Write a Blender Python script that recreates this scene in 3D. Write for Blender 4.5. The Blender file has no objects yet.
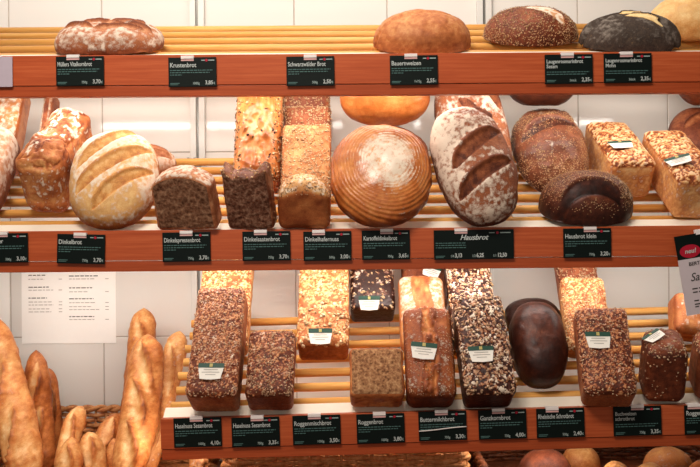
import bpy, math, random
import numpy as np
from mathutils import Vector, Matrix
from mathutils.bvhtree import BVHTree

scene = bpy.context.scene
COL = scene.collection
R = math.radians

# ------------------------------------------------------------------ camera
F = 826.0                       # focal length in pixels of the 700 px wide frame
CAMY, CAMZ = -1.9, 1.25
cam_data = bpy.data.cameras.new('camera')
cam_data.sensor_width = 36.0
cam_data.lens = F / 700.0 * 36.0
cam_data.clip_start = 0.02
cam = bpy.data.objects.new('camera', cam_data)
COL.objects.link(cam)
ROLL = R(-0.42)
cam.rotation_euler = (Matrix.Rotation(R(90), 3, 'X') @ Matrix.Rotation(ROLL, 3, 'Z')).to_euler()
cam.location = (0, CAMY, CAMZ)
scene.camera = cam
CAMR = cam.rotation_euler.to_matrix()

# ------------------------------------------------------------------ world, lights, exposure
vs = scene.view_settings
vs.view_transform = 'Standard'
vs.look = 'None'
vs.gamma = 1.0
vs.use_curve_mapping = False
vs.exposure = 0.0

world = bpy.data.worlds.new('world')
scene.world = world
world.use_nodes = True
bgn = world.node_tree.nodes['Background']
bgn.inputs[0].default_value = (1.0, 0.86, 0.74, 1)
bgn.inputs[1].default_value = 0.13


def area(name, loc, aim, sx, sy, power, col):
    d = bpy.data.lights.new(name, 'AREA')
    d.shape = 'RECTANGLE'
    d.size, d.size_y = sx, sy
    d.energy = power
    d.color = col
    o = bpy.data.objects.new(name, d)
    COL.objects.link(o)
    o.location = loc
    o.rotation_euler = (Vector(aim) - Vector(loc)).to_track_quat('-Z', 'Y').to_euler()
    return o


# ceiling spots of the shop, above and in front of the shelves, plus an added front fill
area('ceiling_light', (-0.5, -1.5, 2.9), (-0.2, 0.2, 1.3), 0.9, 0.35, 44, (1.0, 0.90, 0.80))
area('front_fill', (-0.3, -3.6, 1.4), (0, 0.2, 0.9), 2.6, 0.7, 13, (1.0, 0.88, 0.78))  # broad low fill, added to lift the baskets, rolls and loaf fronts
area('ceiling_light', (-0.2, 0.0, 2.45), (-0.2, 0.35, 1.7), 1.7, 0.25, 8, (1.0, 0.96, 0.91))
# tubes clipped under the top and middle shelves behind the front boards
area('under_shelf_light', (0.0, 0.07, 1.615), (0.0, 0.30, 1.25), 1.75, 0.03, 4.2, (1.0, 0.94, 0.86))
area('under_shelf_light', (0.0, 0.09, 1.225), (0.0, 0.36, 0.87), 2.0, 0.03, 5.8, (1.0, 0.94, 0.87))


area('under_shelf_light', (0.05, 0.06, 0.79), (0.05, 0.16, 0.6), 1.1, 0.03, 2.4, (1.0, 0.88, 0.74))  # unseen lamp added under the bottom shelf to brighten rolls and wicker


def at(px, py, Y):
    """world point seen at pixel (px, py) on the plane y = Y"""
    d = CAMR @ Vector(((px - 350) / F, -(py - 233.5) / F, -1.0))
    t = (Y - CAMY) / d.y
    return Vector((0, CAMY, CAMZ)) + d * t


def mpp(Y):
    return (Y - CAMY) / F


# ------------------------------------------------------------------ materials
def rgb(h):
    h = h.lstrip('#')
    v = [int(h[i:i + 2], 16) / 255 for i in (0, 2, 4)]
    return tuple((c / 12.92 if c <= 0.04045 else ((c + 0.055) / 1.055) ** 2.4) for c in v) + (1,)


def new_mat(name, rough=0.5, spec=0.5):
    m = bpy.data.materials.new(name)
    m.use_nodes = True
    nt = m.node_tree
    b = nt.nodes['Principled BSDF']
    b.inputs['Roughness'].default_value = rough
    b.inputs['Specular IOR Level'].default_value = spec
    return m, nt, b


def N(nt, kind, **kw):
    n = nt.nodes.new(kind)
    for k, v in kw.items():
        if k in n.inputs:
            n.inputs[k].default_value = v
        else:
            setattr(n, k, v)
    return n


def ramp(nt, stops):
    n = nt.nodes.new('ShaderNodeValToRGB')
    e = n.color_ramp.elements
    while len(e) < len(stops):
        e.new(0.5)
    for el, (p, c) in zip(e, stops):
        el.position = p
        el.color = rgb(c) if isinstance(c, str) else c
    return n


def math_node(nt, op, a, b=None, clamp=False):
    n = nt.nodes.new('ShaderNodeMath')
    n.operation = op
    n.use_clamp = clamp
    for i, v in enumerate((a, b)):
        if v is None:
            continue
        if isinstance(v, (int, float)):
            n.inputs[i].default_value = v
        else:
            nt.links.new(v, n.inputs[i])
    return n.outputs[0]


def mix_col(nt, fac, a, b):
    n = nt.nodes.new('ShaderNodeMix')
    n.data_type = 'RGBA'
    for s, v in ((0, fac), (6, a), (7, b)):
        if isinstance(v, (int, float, tuple)):
            n.inputs[s].default_value = v
        else:
            nt.links.new(v, n.inputs[s])
    return n.outputs[2]


def coords(nt, scale=(1, 1, 1)):
    tc = nt.nodes.new('ShaderNodeTexCoord')
    mp = nt.nodes.new('ShaderNodeMapping')
    mp.inputs['Scale'].default_value = scale
    nt.links.new(tc.outputs['Object'], mp.inputs['Vector'])
    return mp.outputs[0]


def noise(nt, vec, scale, detail=4.0, rough=0.6):
    n = N(nt, 'ShaderNodeTexNoise', Scale=scale, Detail=detail, Roughness=rough)
    nt.links.new(vec, n.inputs['Vector'])
    return n.outputs['Fac']


def plain(name, col, rough=0.5, spec=0.5, var=0.06, metal=0.0, scale=60):
    m, nt, b = new_mat(name, rough, spec)
    c = rgb(col)
    v = coords(nt)
    f = noise(nt, v, scale)
    dark = tuple(x * (1 - 2 * var) for x in c[:3]) + (1,)
    lite = tuple(min(1, x * (1 + 2 * var)) for x in c[:3]) + (1,)
    nt.links.new(mix_col(nt, f, dark, lite), b.inputs['Base Color'])
    b.inputs['Metallic'].default_value = metal
    return m


def wood(name, cols, along=(1.2, 30, 30), rough=0.4, scale=6.0):
    m, nt, b = new_mat(name, rough, 0.22)
    v = coords(nt, along)
    f = noise(nt, v, scale, 6, 0.62)
    f2 = noise(nt, coords(nt, (0.6, 5, 5)), 3.0, 2, 0.5)
    s = math_node(nt, 'ADD', math_node(nt, 'MULTIPLY', f, 0.65), math_node(nt, 'MULTIPLY', f2, 0.35))
    r = ramp(nt, [(0.33, cols[0]), (0.5, cols[1]), (0.66, cols[2])])
    nt.links.new(s, r.inputs[0])
    nt.links.new(r.outputs[0], b.inputs['Base Color'])
    bp = N(nt, 'ShaderNodeBump', Strength=0.08, Distance=0.002)
    nt.links.new(f, bp.inputs['Height'])
    nt.links.new(bp.outputs[0], b.inputs['Normal'])
    return m


def crust(name, cols, flour='#f1e2cc', rough=0.55, fine=420, fine_amt=0.35, fl_thr=0.5, spec=0.3, bump=0.5):
    """bread crust: point attribute 'tone' picks the bake colour, 'flour' the dusting"""
    m, nt, b = new_mat(name, rough, spec)
    v = coords(nt)
    tone = N(nt, 'ShaderNodeAttribute', attribute_name='tone').outputs['Fac']
    fl = N(nt, 'ShaderNodeAttribute', attribute_name='flour').outputs['Fac']
    f1 = noise(nt, v, fine, 3, 0.65)
    f2 = noise(nt, v, fine * 0.22, 4, 0.6)
    s = math_node(nt, 'ADD', tone, math_node(nt, 'MULTIPLY', math_node(nt, 'SUBTRACT', f1, 0.5), fine_amt * 1.6))
    s = math_node(nt, 'ADD', s, math_node(nt, 'MULTIPLY', math_node(nt, 'SUBTRACT', f2, 0.5), fine_amt))
    n = len(cols)
    r = ramp(nt, [(i / (n - 1), c) for i, c in enumerate(cols)])
    nt.links.new(s, r.inputs[0])
    g = math_node(nt, 'ADD', math_node(nt, 'MULTIPLY', f1, 0.6), math_node(nt, 'MULTIPLY', f2, 0.6))
    k = math_node(nt, 'ADD', fl, math_node(nt, 'SUBTRACT', g, 1.1))
    k = math_node(nt, 'MULTIPLY', math_node(nt, 'ADD', k, 0.08), 3.0, True)
    k = math_node(nt, 'MULTIPLY', k, 0.88)
    nt.links.new(mix_col(nt, k, r.outputs[0], rgb(flour)), b.inputs['Base Color'])
    bp = N(nt, 'ShaderNodeBump', Strength=bump, Distance=0.0016)
    nt.links.new(math_node(nt, 'ADD', math_node(nt, 'MULTIPLY', f1, 0.5), f2), bp.inputs['Height'])
    nt.links.new(bp.outputs[0], b.inputs['Normal'])
    return m


def crumb(name, c_lo, c_mid, c_hi, scale=210):
    m, nt, b = new_mat(name, 0.8, 0.15)
    v = coords(nt)
    vo = N(nt, 'ShaderNodeTexVoronoi', Scale=scale * 0.55)
    nt.links.new(v, vo.inputs['Vector'])
    f1 = noise(nt, v, scale, 3, 0.7)
    s = math_node(nt, 'ADD', math_node(nt, 'MULTIPLY', vo.outputs['Distance'], 0.35), math_node(nt, 'MULTIPLY', f1, 0.75))
    r = ramp(nt, [(0.3, c_lo), (0.52, c_mid), (0.78, c_hi)])
    nt.links.new(s, r.inputs[0])
    nt.links.new(r.outputs[0], b.inputs['Base Color'])
    bp = N(nt, 'ShaderNodeBump', Strength=0.8, Distance=0.002)
    nt.links.new(s, bp.inputs['Height'])
    nt.links.new(bp.outputs[0], b.inputs['Normal'])
    return m


def seeds_mat(name, cols, rough=0.5):
    m, nt, b = new_mat(name, rough, 0.3)
    g = nt.nodes.new('ShaderNodeNewGeometry')
    r = ramp(nt, [(i / (len(cols) - 1), c) for i, c in enumerate(cols)])
    nt.links.new(g.outputs['Random Per Island'], r.inputs[0])
    nt.links.new(r.outputs[0], b.inputs['Base Color'])
    return m


M = {}
M['tile'] = plain('wall_tile', '#e2ded7', 0.10, 0.5, 0.01, scale=3)
M['grout'] = plain('grout', '#b9aea3', 0.8, 0.2)
M['fascia'] = wood('red_brown_wood', ['#a34623', '#b6532c', '#c56238'])
M['fascia_dark'] = wood('red_brown_trim_wood', ['#983f1d', '#aa4b26', '#b8572f'])
M['rod'] = wood('beech_rod', ['#d28c42', '#e2a356', '#eeb96f'], rough=0.35)
M['ledge'] = plain('cream_ledge', '#f0e4d2', 0.4, 0.4, 0.02)
M['steel'] = plain('white_steel', '#d8d6d0', 0.35, 0.5, 0.03)
M['steel_grey'] = plain('grey_steel', '#85847f', 0.3, 0.5, 0.03, 0.5)
M['tag'] = plain('dark_green_card', '#06120f', 0.5, 0.15, 0.10)
M['ink_white'] = plain('white_print', '#bfc6c3', 0.5, 0.2, 0.02)
M['ink_grey'] = plain('grey_print', '#50706c', 0.5, 0.2, 0.05)
M['ink_mid'] = plain('pale_grey_print', '#9fb0ac', 0.5, 0.2, 0.05)
M['ink_dark'] = plain('dark_print', '#45413d', 0.6, 0.2, 0.05)
M['ink_faint'] = plain('faint_print', '#a7a098', 0.6, 0.2, 0.05)
M['red'] = plain('red_print', '#b0142f', 0.45, 0.3, 0.05)
M['pink'] = plain('pale_pink_clip', '#d8a9a5', 0.4, 0.4, 0.05)
M['clip'] = plain('white_clip', '#eee6e2', 0.35, 0.5, 0.02)
M['paper'] = plain('white_paper', '#fbf8f2', 0.7, 0.2, 0.01)
M['lilac'] = plain('lilac_card', '#b7a9b4', 0.5, 0.3, 0.03)
M['leaflet'] = plain('leaflet_paper', '#cdbfc3', 0.6, 0.3, 0.02)
M['label_white'] = plain('loaf_label_paper', '#efeae0', 0.55, 0.3, 0.03)
M['label_green'] = plain('loaf_label_green', '#23483a', 0.5, 0.3, 0.08)
M['label_gold'] = plain('loaf_label_gold', '#b7a763', 0.5, 0.3, 0.08)
M['wicker'] = wood('wicker', ['#8a5228', '#b97a48', '#d8a06a'], (20, 20, 20), 0.55, 4)
M['wicker_dark'] = wood('dark_wicker', ['#3e1f10', '#5e301a', '#7d4526'], (20, 20, 20), 0.55, 4)
M['counter'] = wood('counter_wood', ['#5c2e19', '#6e3a21', '#7d4729'])

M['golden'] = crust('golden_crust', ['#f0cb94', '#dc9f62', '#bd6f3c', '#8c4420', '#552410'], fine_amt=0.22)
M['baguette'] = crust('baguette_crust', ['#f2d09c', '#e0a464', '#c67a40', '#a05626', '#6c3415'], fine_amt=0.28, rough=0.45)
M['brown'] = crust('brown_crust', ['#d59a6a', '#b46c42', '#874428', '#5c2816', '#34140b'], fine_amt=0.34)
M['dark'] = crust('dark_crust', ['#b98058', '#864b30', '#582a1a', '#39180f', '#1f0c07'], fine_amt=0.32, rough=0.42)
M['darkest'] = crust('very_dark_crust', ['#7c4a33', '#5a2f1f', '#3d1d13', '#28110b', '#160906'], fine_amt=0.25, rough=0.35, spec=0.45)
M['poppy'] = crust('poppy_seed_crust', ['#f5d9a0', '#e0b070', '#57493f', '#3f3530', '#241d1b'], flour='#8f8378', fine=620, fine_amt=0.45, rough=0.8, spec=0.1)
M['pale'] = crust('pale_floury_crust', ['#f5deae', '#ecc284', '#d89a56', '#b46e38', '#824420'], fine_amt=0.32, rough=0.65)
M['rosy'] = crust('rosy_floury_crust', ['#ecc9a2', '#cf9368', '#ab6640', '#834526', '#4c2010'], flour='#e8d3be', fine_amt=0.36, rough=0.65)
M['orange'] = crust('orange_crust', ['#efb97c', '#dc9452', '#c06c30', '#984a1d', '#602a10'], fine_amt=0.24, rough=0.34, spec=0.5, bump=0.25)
M['crumb_rye'] = crumb('rye_crumb', '#45281a', '#7d543d', '#ab8365')
M['crumb_dark'] = crumb('dark_seeded_crumb', '#391d13', '#6d4331', '#a37c64')
M['crumb_light'] = crumb('light_rye_crumb', '#4a2b18', '#8f6140', '#c09468')
M['oat'] = seeds_mat('oat_flakes', ['#b98a5c', '#d8b387', '#e6c9a0', '#caa074'])
M['oat_pale'] = seeds_mat('pale_oat_flakes', ['#d09a66', '#e6c092', '#efd5ac', '#dbaf80'])
M['sesame'] = seeds_mat('sesame_seeds', ['#a8764a', '#c99d70', '#dbb78c', '#8e5a34'])
M['bran'] = seeds_mat('bran_and_seeds', ['#8a5a3c', '#c39a78', '#dcbc98', '#a3714e', '#cfa983'])
M['dark_seed'] = seeds_mat('dark_seeds', ['#2a1a10', '#51361f', '#8c6a42', '#3a2415'])


# ------------------------------------------------------------------ generic mesh helpers
def tagit(o, label, cat, group=None):
    o['label'] = label
    o['category'] = cat
    if group:
        o['group'] = group
    return o


def link(name, me, mat=None, parent=None):
    o = bpy.data.objects.new(name, me)
    COL.objects.link(o)
    if mat is not None:
        if len(me.materials) == 0:
            me.materials.append(mat)
    if parent is not None:
        o.parent = parent
    return o


def mesh_np(name, V, Fq, attrs=None, smooth=True):
    me = bpy.data.meshes.new(name)
    V = np.asarray(V, dtype=np.float32)
    Fq = np.asarray(Fq, dtype=np.int32)
    k = Fq.shape[1]
    me.vertices.add(len(V))
    me.vertices.foreach_set('co', V.ravel())
    me.loops.add(Fq.size)
    me.loops.foreach_set('vertex_index', Fq.ravel())
    me.polygons.add(len(Fq))
    me.polygons.foreach_set('loop_start', np.arange(0, Fq.size, k, dtype=np.int32))
    me.polygons.foreach_set('loop_total', np.full(len(Fq), k, dtype=np.int32))
    me.update(calc_edges=True)
    if smooth:
        me.polygons.foreach_set('use_smooth', np.ones(len(Fq), dtype=bool))
    for nme, a in (attrs or {}).items():
        at_ = me.attributes.new(nme, 'FLOAT', 'POINT')
        at_.data.foreach_set('value', np.asarray(a, dtype=np.float32))
    me.validate()
    return me


class MB:
    """collects simple solids into one mesh"""
    def __init__(s):
        s.v, s.f = [], []

    def add(s, vs_, fs):
        o = len(s.v)
        s.v += [tuple(v) for v in vs_]
        s.f += [tuple(i + o for i in f) for f in fs]

    def box(s, x0, x1, y0, y1, z0, z1, mat=None):
        vs_ = [Vector((x, y, z)) for x in (x0, x1) for y in (y0, y1) for z in (z0, z1)]
        if mat is not None:
            vs_ = [mat @ v for v in vs_]
        s.add(vs_, [(0, 1, 3, 2), (4, 6, 7, 5), (0, 4, 5, 1), (2, 3, 7, 6), (0, 2, 6, 4), (1, 5, 7, 3)])

    def tube(s, pts, r, n=10, cap=True):
        pts = [Vector(p) for p in pts]
        rs = r if isinstance(r, (list, tuple)) else [r] * len(pts)
        rings = []
        up0 = None
        for i, p in enumerate(pts):
            d = (pts[min(i + 1, len(pts) - 1)] - pts[max(i - 1, 0)]).normalized()
            if up0 is None:
                up0 = Vector((0, 0, 1)) if abs(d.z) < 0.9 else Vector((0, 1, 0))
            a = d.cross(up0).normalized()
            b = a.cross(d).normalized()
            up0 = b
            rings.append([p + (a * math.cos(2 * math.pi * k / n) + b * math.sin(2 * math.pi * k / n)) * rs[i] for k in range(n)])
        vs_ = [v for rg in rings for v in rg]
        fs = []
        for i in range(len(pts) - 1):
            for k in range(n):
                fs.append((i * n + k, i * n + (k + 1) % n, (i + 1) * n + (k + 1) % n, (i + 1) * n + k))
        if cap:
            fs.append(tuple(range(n - 1, -1, -1)))
            fs.append(tuple((len(pts) - 1) * n + k for k in range(n)))
        s.add(vs_, fs)

    def build(s, name, mat, parent=None, bevel=0.0, smooth=False):
        me = bpy.data.meshes.new(name)
        me.from_pydata(s.v, [], s.f)
        me.update()
        if smooth:
            for p in me.polygons:
                p.use_smooth = True
        o = link(name, me, mat, parent)
        if bevel:
            b = o.modifiers.new('bevel', 'BEVEL')
            b.width = bevel
            b.segments = 2
            b.limit_method = 'ANGLE'
        return o


def empty(name, loc=(0, 0, 0), rot=(0, 0, 0)):
    o = bpy.data.objects.new(name, None)
    COL.objects.link(o)
    o.empty_display_size = 0.03
    o.location = loc
    o.rotation_euler = rot
    return o


_fonts = {}


def text_mesh(name, s, size, mat, parent, loc, align='LEFT', bold=0.0, shear=0.0, xs=1.0, rotz=0.0):
    """lettering standing upright in the local xz plane, facing -y"""
    key = (s, size, align, bold, shear, xs)
    if key not in _fonts:
        c = bpy.data.curves.new('lettering', 'FONT')
        c.body = s
        c.size = size
        c.align_x = align
        c.offset = bold
        c.shear = shear
        c.extrude = 0.0002
        c.resolution_u = 3
        t = bpy.data.objects.new('lettering', c)
        COL.objects.link(t)
        dg = bpy.context.evaluated_depsgraph_get()
        me = bpy.data.meshes.new_from_object(t.evaluated_get(dg))
        bpy.data.objects.remove(t)
        me.transform(Matrix.Diagonal((xs, 1, 1, 1)))
        me.transform(Matrix.Rotation(R(90), 4, 'X'))
        me.materials.clear()
        me.materials.append(mat)
        _fonts[key] = me
    o = link(name, _fonts[key], None, parent)
    o.location = loc
    return o


# ------------------------------------------------------------------ numpy noise
def _hash(ix, iy, iz, seed):
    h = (ix.astype(np.int64) * 374761393 + iy.astype(np.int64) * 668265263 + iz.astype(np.int64) * 2147483647 + seed * 974711) & 0xFFFFFFFF
    h = ((h ^ (h >> 13)) * 1274126177) & 0xFFFFFFFF
    h = ((h ^ (h >> 16)) * 2246822519) & 0xFFFFFFFF
    return (h ^ (h >> 15)) & 0xFFFFFFFF


def vnoise(P, seed=0):
    i = np.floor(P).astype(np.int64)
    f = P - i
    u = f * f * f * (f * (f * 6 - 15) + 10)
    r = 0
    for dx in (0, 1):
        for dy in (0, 1):
            for dz in (0, 1):
                w = (u[:, 0] if dx else 1 - u[:, 0]) * (u[:, 1] if dy else 1 - u[:, 1]) * (u[:, 2] if dz else 1 - u[:, 2])
                r = r + w * (_hash(i[:, 0] + dx, i[:, 1] + dy, i[:, 2] + dz, seed) / 4294967295.0)
    return r * 2 - 1


def fbm(P, scale, seed=0, octv=3, gain=0.5):
    r, a, s, t = 0, 1.0, scale, 0
    for k in range(octv):
        r = r + a * vnoise(P * s + 17.3 * k, seed + k)
        t += a
        a *= gain
        s *= 2.03
    return r / t


def worley(P, scale, seed=0):
    Q = P * scale
    i = np.floor(Q).astype(np.int64)
    f1 = np.full(len(Q), 9.0)
    f2 = np.full(len(Q), 9.0)
    cid = np.zeros(len(Q))
    for dx in (-1, 0, 1):
        for dy in (-1, 0, 1):
            for dz in (-1, 0, 1):
                c = i + np.array([dx, dy, dz])
                h = [_hash(c[:, 0], c[:, 1], c[:, 2], seed + k) / 4294967295.0 for k in range(3)]
                d = np.sqrt(((c + np.stack(h, 1) - Q) ** 2).sum(1))
                nw = d < f1
                f2 = np.where(nw, f1, np.minimum(f2, d))
                cid = np.where(nw, h[0], cid)
                f1 = np.where(nw, d, f1)
    return f1, f2, cid


def sstep(a, b, x):
    t = np.clip((x - a) / (b - a), 0, 1)
    return t * t * (3 - 2 * t)


def cube_grid(nx, ny, nz):
    """unit cube [-1,1]^3 surface, shared vertices"""
    Vs, Fs, off = [], [], 0
    def face(n1, n2, f, flip):
        nonlocal off
        a = np.linspace(-1, 1, n1 + 1)
        b = np.linspace(-1, 1, n2 + 1)
        A, B = np.meshgrid(a, b, indexing='ij')
        Vs.append(f(A.ravel(), B.ravel()))
        idx = np.arange((n1 + 1) * (n2 + 1)).reshape(n1 + 1, n2 + 1) + off
        q = np.stack([idx[:-1, :-1], idx[1:, :-1], idx[1:, 1:], idx[:-1, 1:]], -1).reshape(-1, 4)
        Fs.append(q[:, ::-1] if flip else q)
        off += (n1 + 1) * (n2 + 1)
    one = np.ones_like
    face(nx, ny, lambda a, b: np.stack([a, b, one(a)], 1), False)
    face(nx, ny, lambda a, b: np.stack([a, b, -one(a)], 1), True)
    face(nx, nz, lambda a, b: np.stack([a, -one(a), b], 1), False)
    face(nx, nz, lambda a, b: np.stack([a, one(a), b], 1), True)
    face(ny, nz, lambda a, b: np.stack([one(a), a, b], 1), False)
    face(ny, nz, lambda a, b: np.stack([-one(a), a, b], 1), True)
    V = np.concatenate(Vs)
    Fq = np.concatenate(Fs)
    key = np.round(V * 100000).astype(np.int64)
    _, first, inv = np.unique(key, axis=0, return_index=True, return_inverse=True)
    return V[first], inv.reshape(-1)[Fq]


# ------------------------------------------------------------------ loaf bodies
def tin_body(W, L, H, r=0.016, dome=0.008, taper=0.05, step=0.0034, fade=1.0):
    nx, ny, nz = (max(10, int(k / step)) for k in (W, L, H))
    C, Fq = cube_grid(nx, ny, nz)
    half = np.array([W / 2, L / 2, H / 2])
    P = C * half
    inner = np.clip(P, -(half - r), half - r)
    d = P - inner
    n = d / np.maximum(np.linalg.norm(d, axis=1, keepdims=True), 1e-9)
    P = inner + n * r
    zz = (P[:, 2] / (H / 2) + 1) / 2
    w = np.clip(zz, 0, 1) ** 1.5
    xx, yy = P[:, 0] / (W / 2), P[:, 1] / (L / 2)
    P[:, 2] += w * dome * (1 - np.abs(xx) ** 2.2) * (1 - fade * np.abs(yy) ** 4)
    P[:, 0] *= 1 - taper * (1 - zz)
    P[:, 1] += L / 2
    P[:, 2] += H / 2
    return P, Fq, n


def round_body(a, b, h, p=2.2, bot=0.28, step=0.0036, flat=0.55):
    n = max(24, int(1.6 * max(a, b) / step))
    C, Fq = cube_grid(n, n, n)
    C = np.tan(C * math.pi / 4)
    d = C / (np.sum(np.abs(C) ** p, axis=1, keepdims=True)) ** (1 / p)
    hb = h * bot
    ht = h - hb
    P = d * np.array([a, b, 1.0])
    P[:, 2] = np.where(d[:, 2] > 0, d[:, 2] * ht, d[:, 2] * hb)
    nn = P / np.array([a * a, b * b, 1.0])
    nn[:, 2] = np.where(d[:, 2] > 0, P[:, 2] / ht ** 2, P[:, 2] / hb ** 2)
    nn /= np.maximum(np.linalg.norm(nn, axis=1, keepdims=True), 1e-9)
    zc = -hb * (1 - flat)                      # the base it was baked on is flat
    low = P[:, 2] < zc
    P[:, 2] = np.where(low, zc + (P[:, 2] - zc) * 0.04, P[:, 2])
    nn[:, 2] = np.where(low, -1.0, nn[:, 2])
    nn /= np.maximum(np.linalg.norm(nn, axis=1, keepdims=True), 1e-9)
    P[:, 2] -= P[:, 2].min()
    return P, Fq, nn          # centred in x and y; spin applied at the end


def slash(X, Y, p0, p1, w, bow=0.0):
    """mask of a tapering slash drawn in the plan of the loaf; also the side distance in widths"""
    p0, p1 = np.array(p0), np.array(p1)
    dv = p1 - p0
    ln = np.linalg.norm(dv)
    dv = dv / ln
    nv = np.array([-dv[1], dv[0]])
    t = ((X - p0[0]) * dv[0] + (Y - p0[1]) * dv[1]) / ln
    s = (X - p0[0]) * nv[0] + (Y - p0[1]) * nv[1]
    tc = np.clip(t, 0, 1)
    prof = np.sqrt(np.maximum(4 * tc * (1 - tc), 0)) + 1e-4
    dd = (s - bow * 4 * tc * (1 - tc)) / (w * prof)
    inside = (t > 0) & (t < 1)
    m = np.where(inside, sstep(1.0, 0.72, np.abs(dd)), 0.0)
    lip = np.where(inside, np.exp(-((dd - 1.15) / 0.35) ** 2), 0.0) * sstep(0, 0.15, tc) * sstep(1, 0.85, tc)
    return m, dd, lip


def scatter(me, n, seed, weight, size, thick, mat, parent, name, asp=1.5, lift=0.3, sides=6):
    """many small flakes or seeds lying on the surface: one uncountable topping"""
    rng = np.random.default_rng(seed)
    nv = len(me.vertices)
    co = np.empty(nv * 3, np.float32)
    no = np.empty(nv * 3, np.float32)
    me.vertices.foreach_get('co', co)
    me.vertices.foreach_get('normal', no)
    co, no = co.reshape(-1, 3), no.reshape(-1, 3)
    p = np.clip(weight, 0, None)
    if p.sum() <= 0:
        return None
    ids = rng.choice(nv, size=n, p=p / p.sum())
    c = co[ids] + rng.normal(0, 0.0011, (n, 3))
    nn = no[ids] + rng.normal(0, 0.22, (n, 3))
    nn /= np.linalg.norm(nn, axis=1, keepdims=True)
    a = np.cross(nn, rng.normal(0, 1, (n, 3)))
    a /= np.linalg.norm(a, axis=1, keepdims=True)
    b = np.cross(nn, a)
    sz = size * rng.uniform(0.65, 1.3, (n, 1))
    th = thick * rng.uniform(0.7, 1.3, (n, 1))
    c = c + nn * th * lift
    V = []
    for k in range(sides):
        an = 2 * math.pi * k / sides
        rr = rng.uniform(0.8, 1.15, (n, 1))
        V.append(c + a * math.cos(an) * sz * asp * 0.5 * rr + b * math.sin(an) * sz * 0.5 * rr)
    V.append(c + nn * th)
    V.append(c - nn * th)
    V = np.stack(V, 1).reshape(-1, 3)
    k = sides
    base = np.arange(n)[:, None, None] * (k + 2)
    tri = np.array([[i, (i + 1) % k, k] for i in range(k)] + [[(i + 1) % k, i, k + 1] for i in range(k)])
    Fq = (base + tri[None]).reshape(-1, 3)
    o = link(name, mesh_np(name, V, Fq), mat, parent)
    o['kind'] = 'stuff'
    return o


# ------------------------------------------------------------------ the setting
WALLY = 0.47
TOP, MID, BOT = 0, 1, 2
# front edge pixel rows (left px, py) and (right px, py); rack slope; rods
SH = {
    TOP: dict(a=(0, 57.5), b=(700, 53.0), tilt=R(24), rods=5, depth=0.37, x0=-1.15),
    MID: dict(a=(0, 231.5), b=(700, 225.5), tilt=R(29), rods=7, depth=0.365, x0=-1.15),
    BOT: dict(a=(162, 417.5), b=(700, 402.5), tilt=R(31), rods=7, depth=0.325, x0=None),
}
for s in SH.values():
    A, B = at(*s['a'], 0.0), at(*s['b'], 0.0)
    s['A'] = A
    s['k'] = (B.z - A.z) / (B.x - A.x)
    if s['x0'] is None:
        s['x0'] = A.x
    s['x1'] = 1.15


def edge_z(sh, x):
    s = SH[sh]
    return s['A'].z + s['k'] * (x - s['A'].x)


def rack_z(sh, x, Y):
    return edge_z(sh, x) + Y * math.tan(SH[sh]['tilt'])


def build_wall():
    # tile courses with recessed joints, standing behind the shelves
    cx = [-560, 9.5, 102.5, 196, 295, 388, 484, 578.5, 668, 760, 1250]
    rows = [-700, 151, 335, 800]
    mb = MB()
    g = 0.0016
    xs = [at(p, 150, WALLY).x for p in cx]
    zs = [at(350, p, WALLY).z for p in rows]
    for i in range(len(xs) - 1):
        for j in range(len(zs) - 1):
            mb.box(xs[i] + g, xs[i + 1] - g, WALLY, WALLY + 0.01, zs[j + 1] + g, zs[j] - g)
    o = mb.build('wall_back', M['tile'], bevel=0.0012)
    o['kind'] = 'structure'
    mb = MB()
    mb.box(xs[0], xs[-1], WALLY + 0.0025, WALLY + 0.05, zs[-1], zs[0])
    o = mb.build('wall_back_joints', M['grout'])
    o['kind'] = 'structure'


build_wall()
mb = MB()
mb.box(-1.3, 1.3, -0.30, WALLY, 0.56, 0.60)
o = mb.build('floor', M['counter'])  # unseen counter slab that the baskets stand on
o['kind'] = 'structure'

# upright wall rails (two flanges and a slotted web each)
for px, lab in ((198, 'white slotted upright rail on the wall left of centre'), (484, 'white slotted upright rail on the wall right of centre')):
    x = at(px, 80, WALLY).x
    t = empty('wall_rail', (x, WALLY, 0.80))
    tagit(t, lab, 'rail')
    m1 = MB()
    for sx in (-1, 1):
        m1.box(sx * 0.0125 - 0.0085, sx * 0.0125 + 0.0085, -0.016, -0.0005, 0, 1.25)
    m1.build('flange', M['steel'], t, 0.001)
    m2 = MB()
    m2.box(-0.0045, 0.0045, -0.006, -0.0005, 0, 1.25)
    m2.build('web', M['steel_grey'], t)

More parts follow.
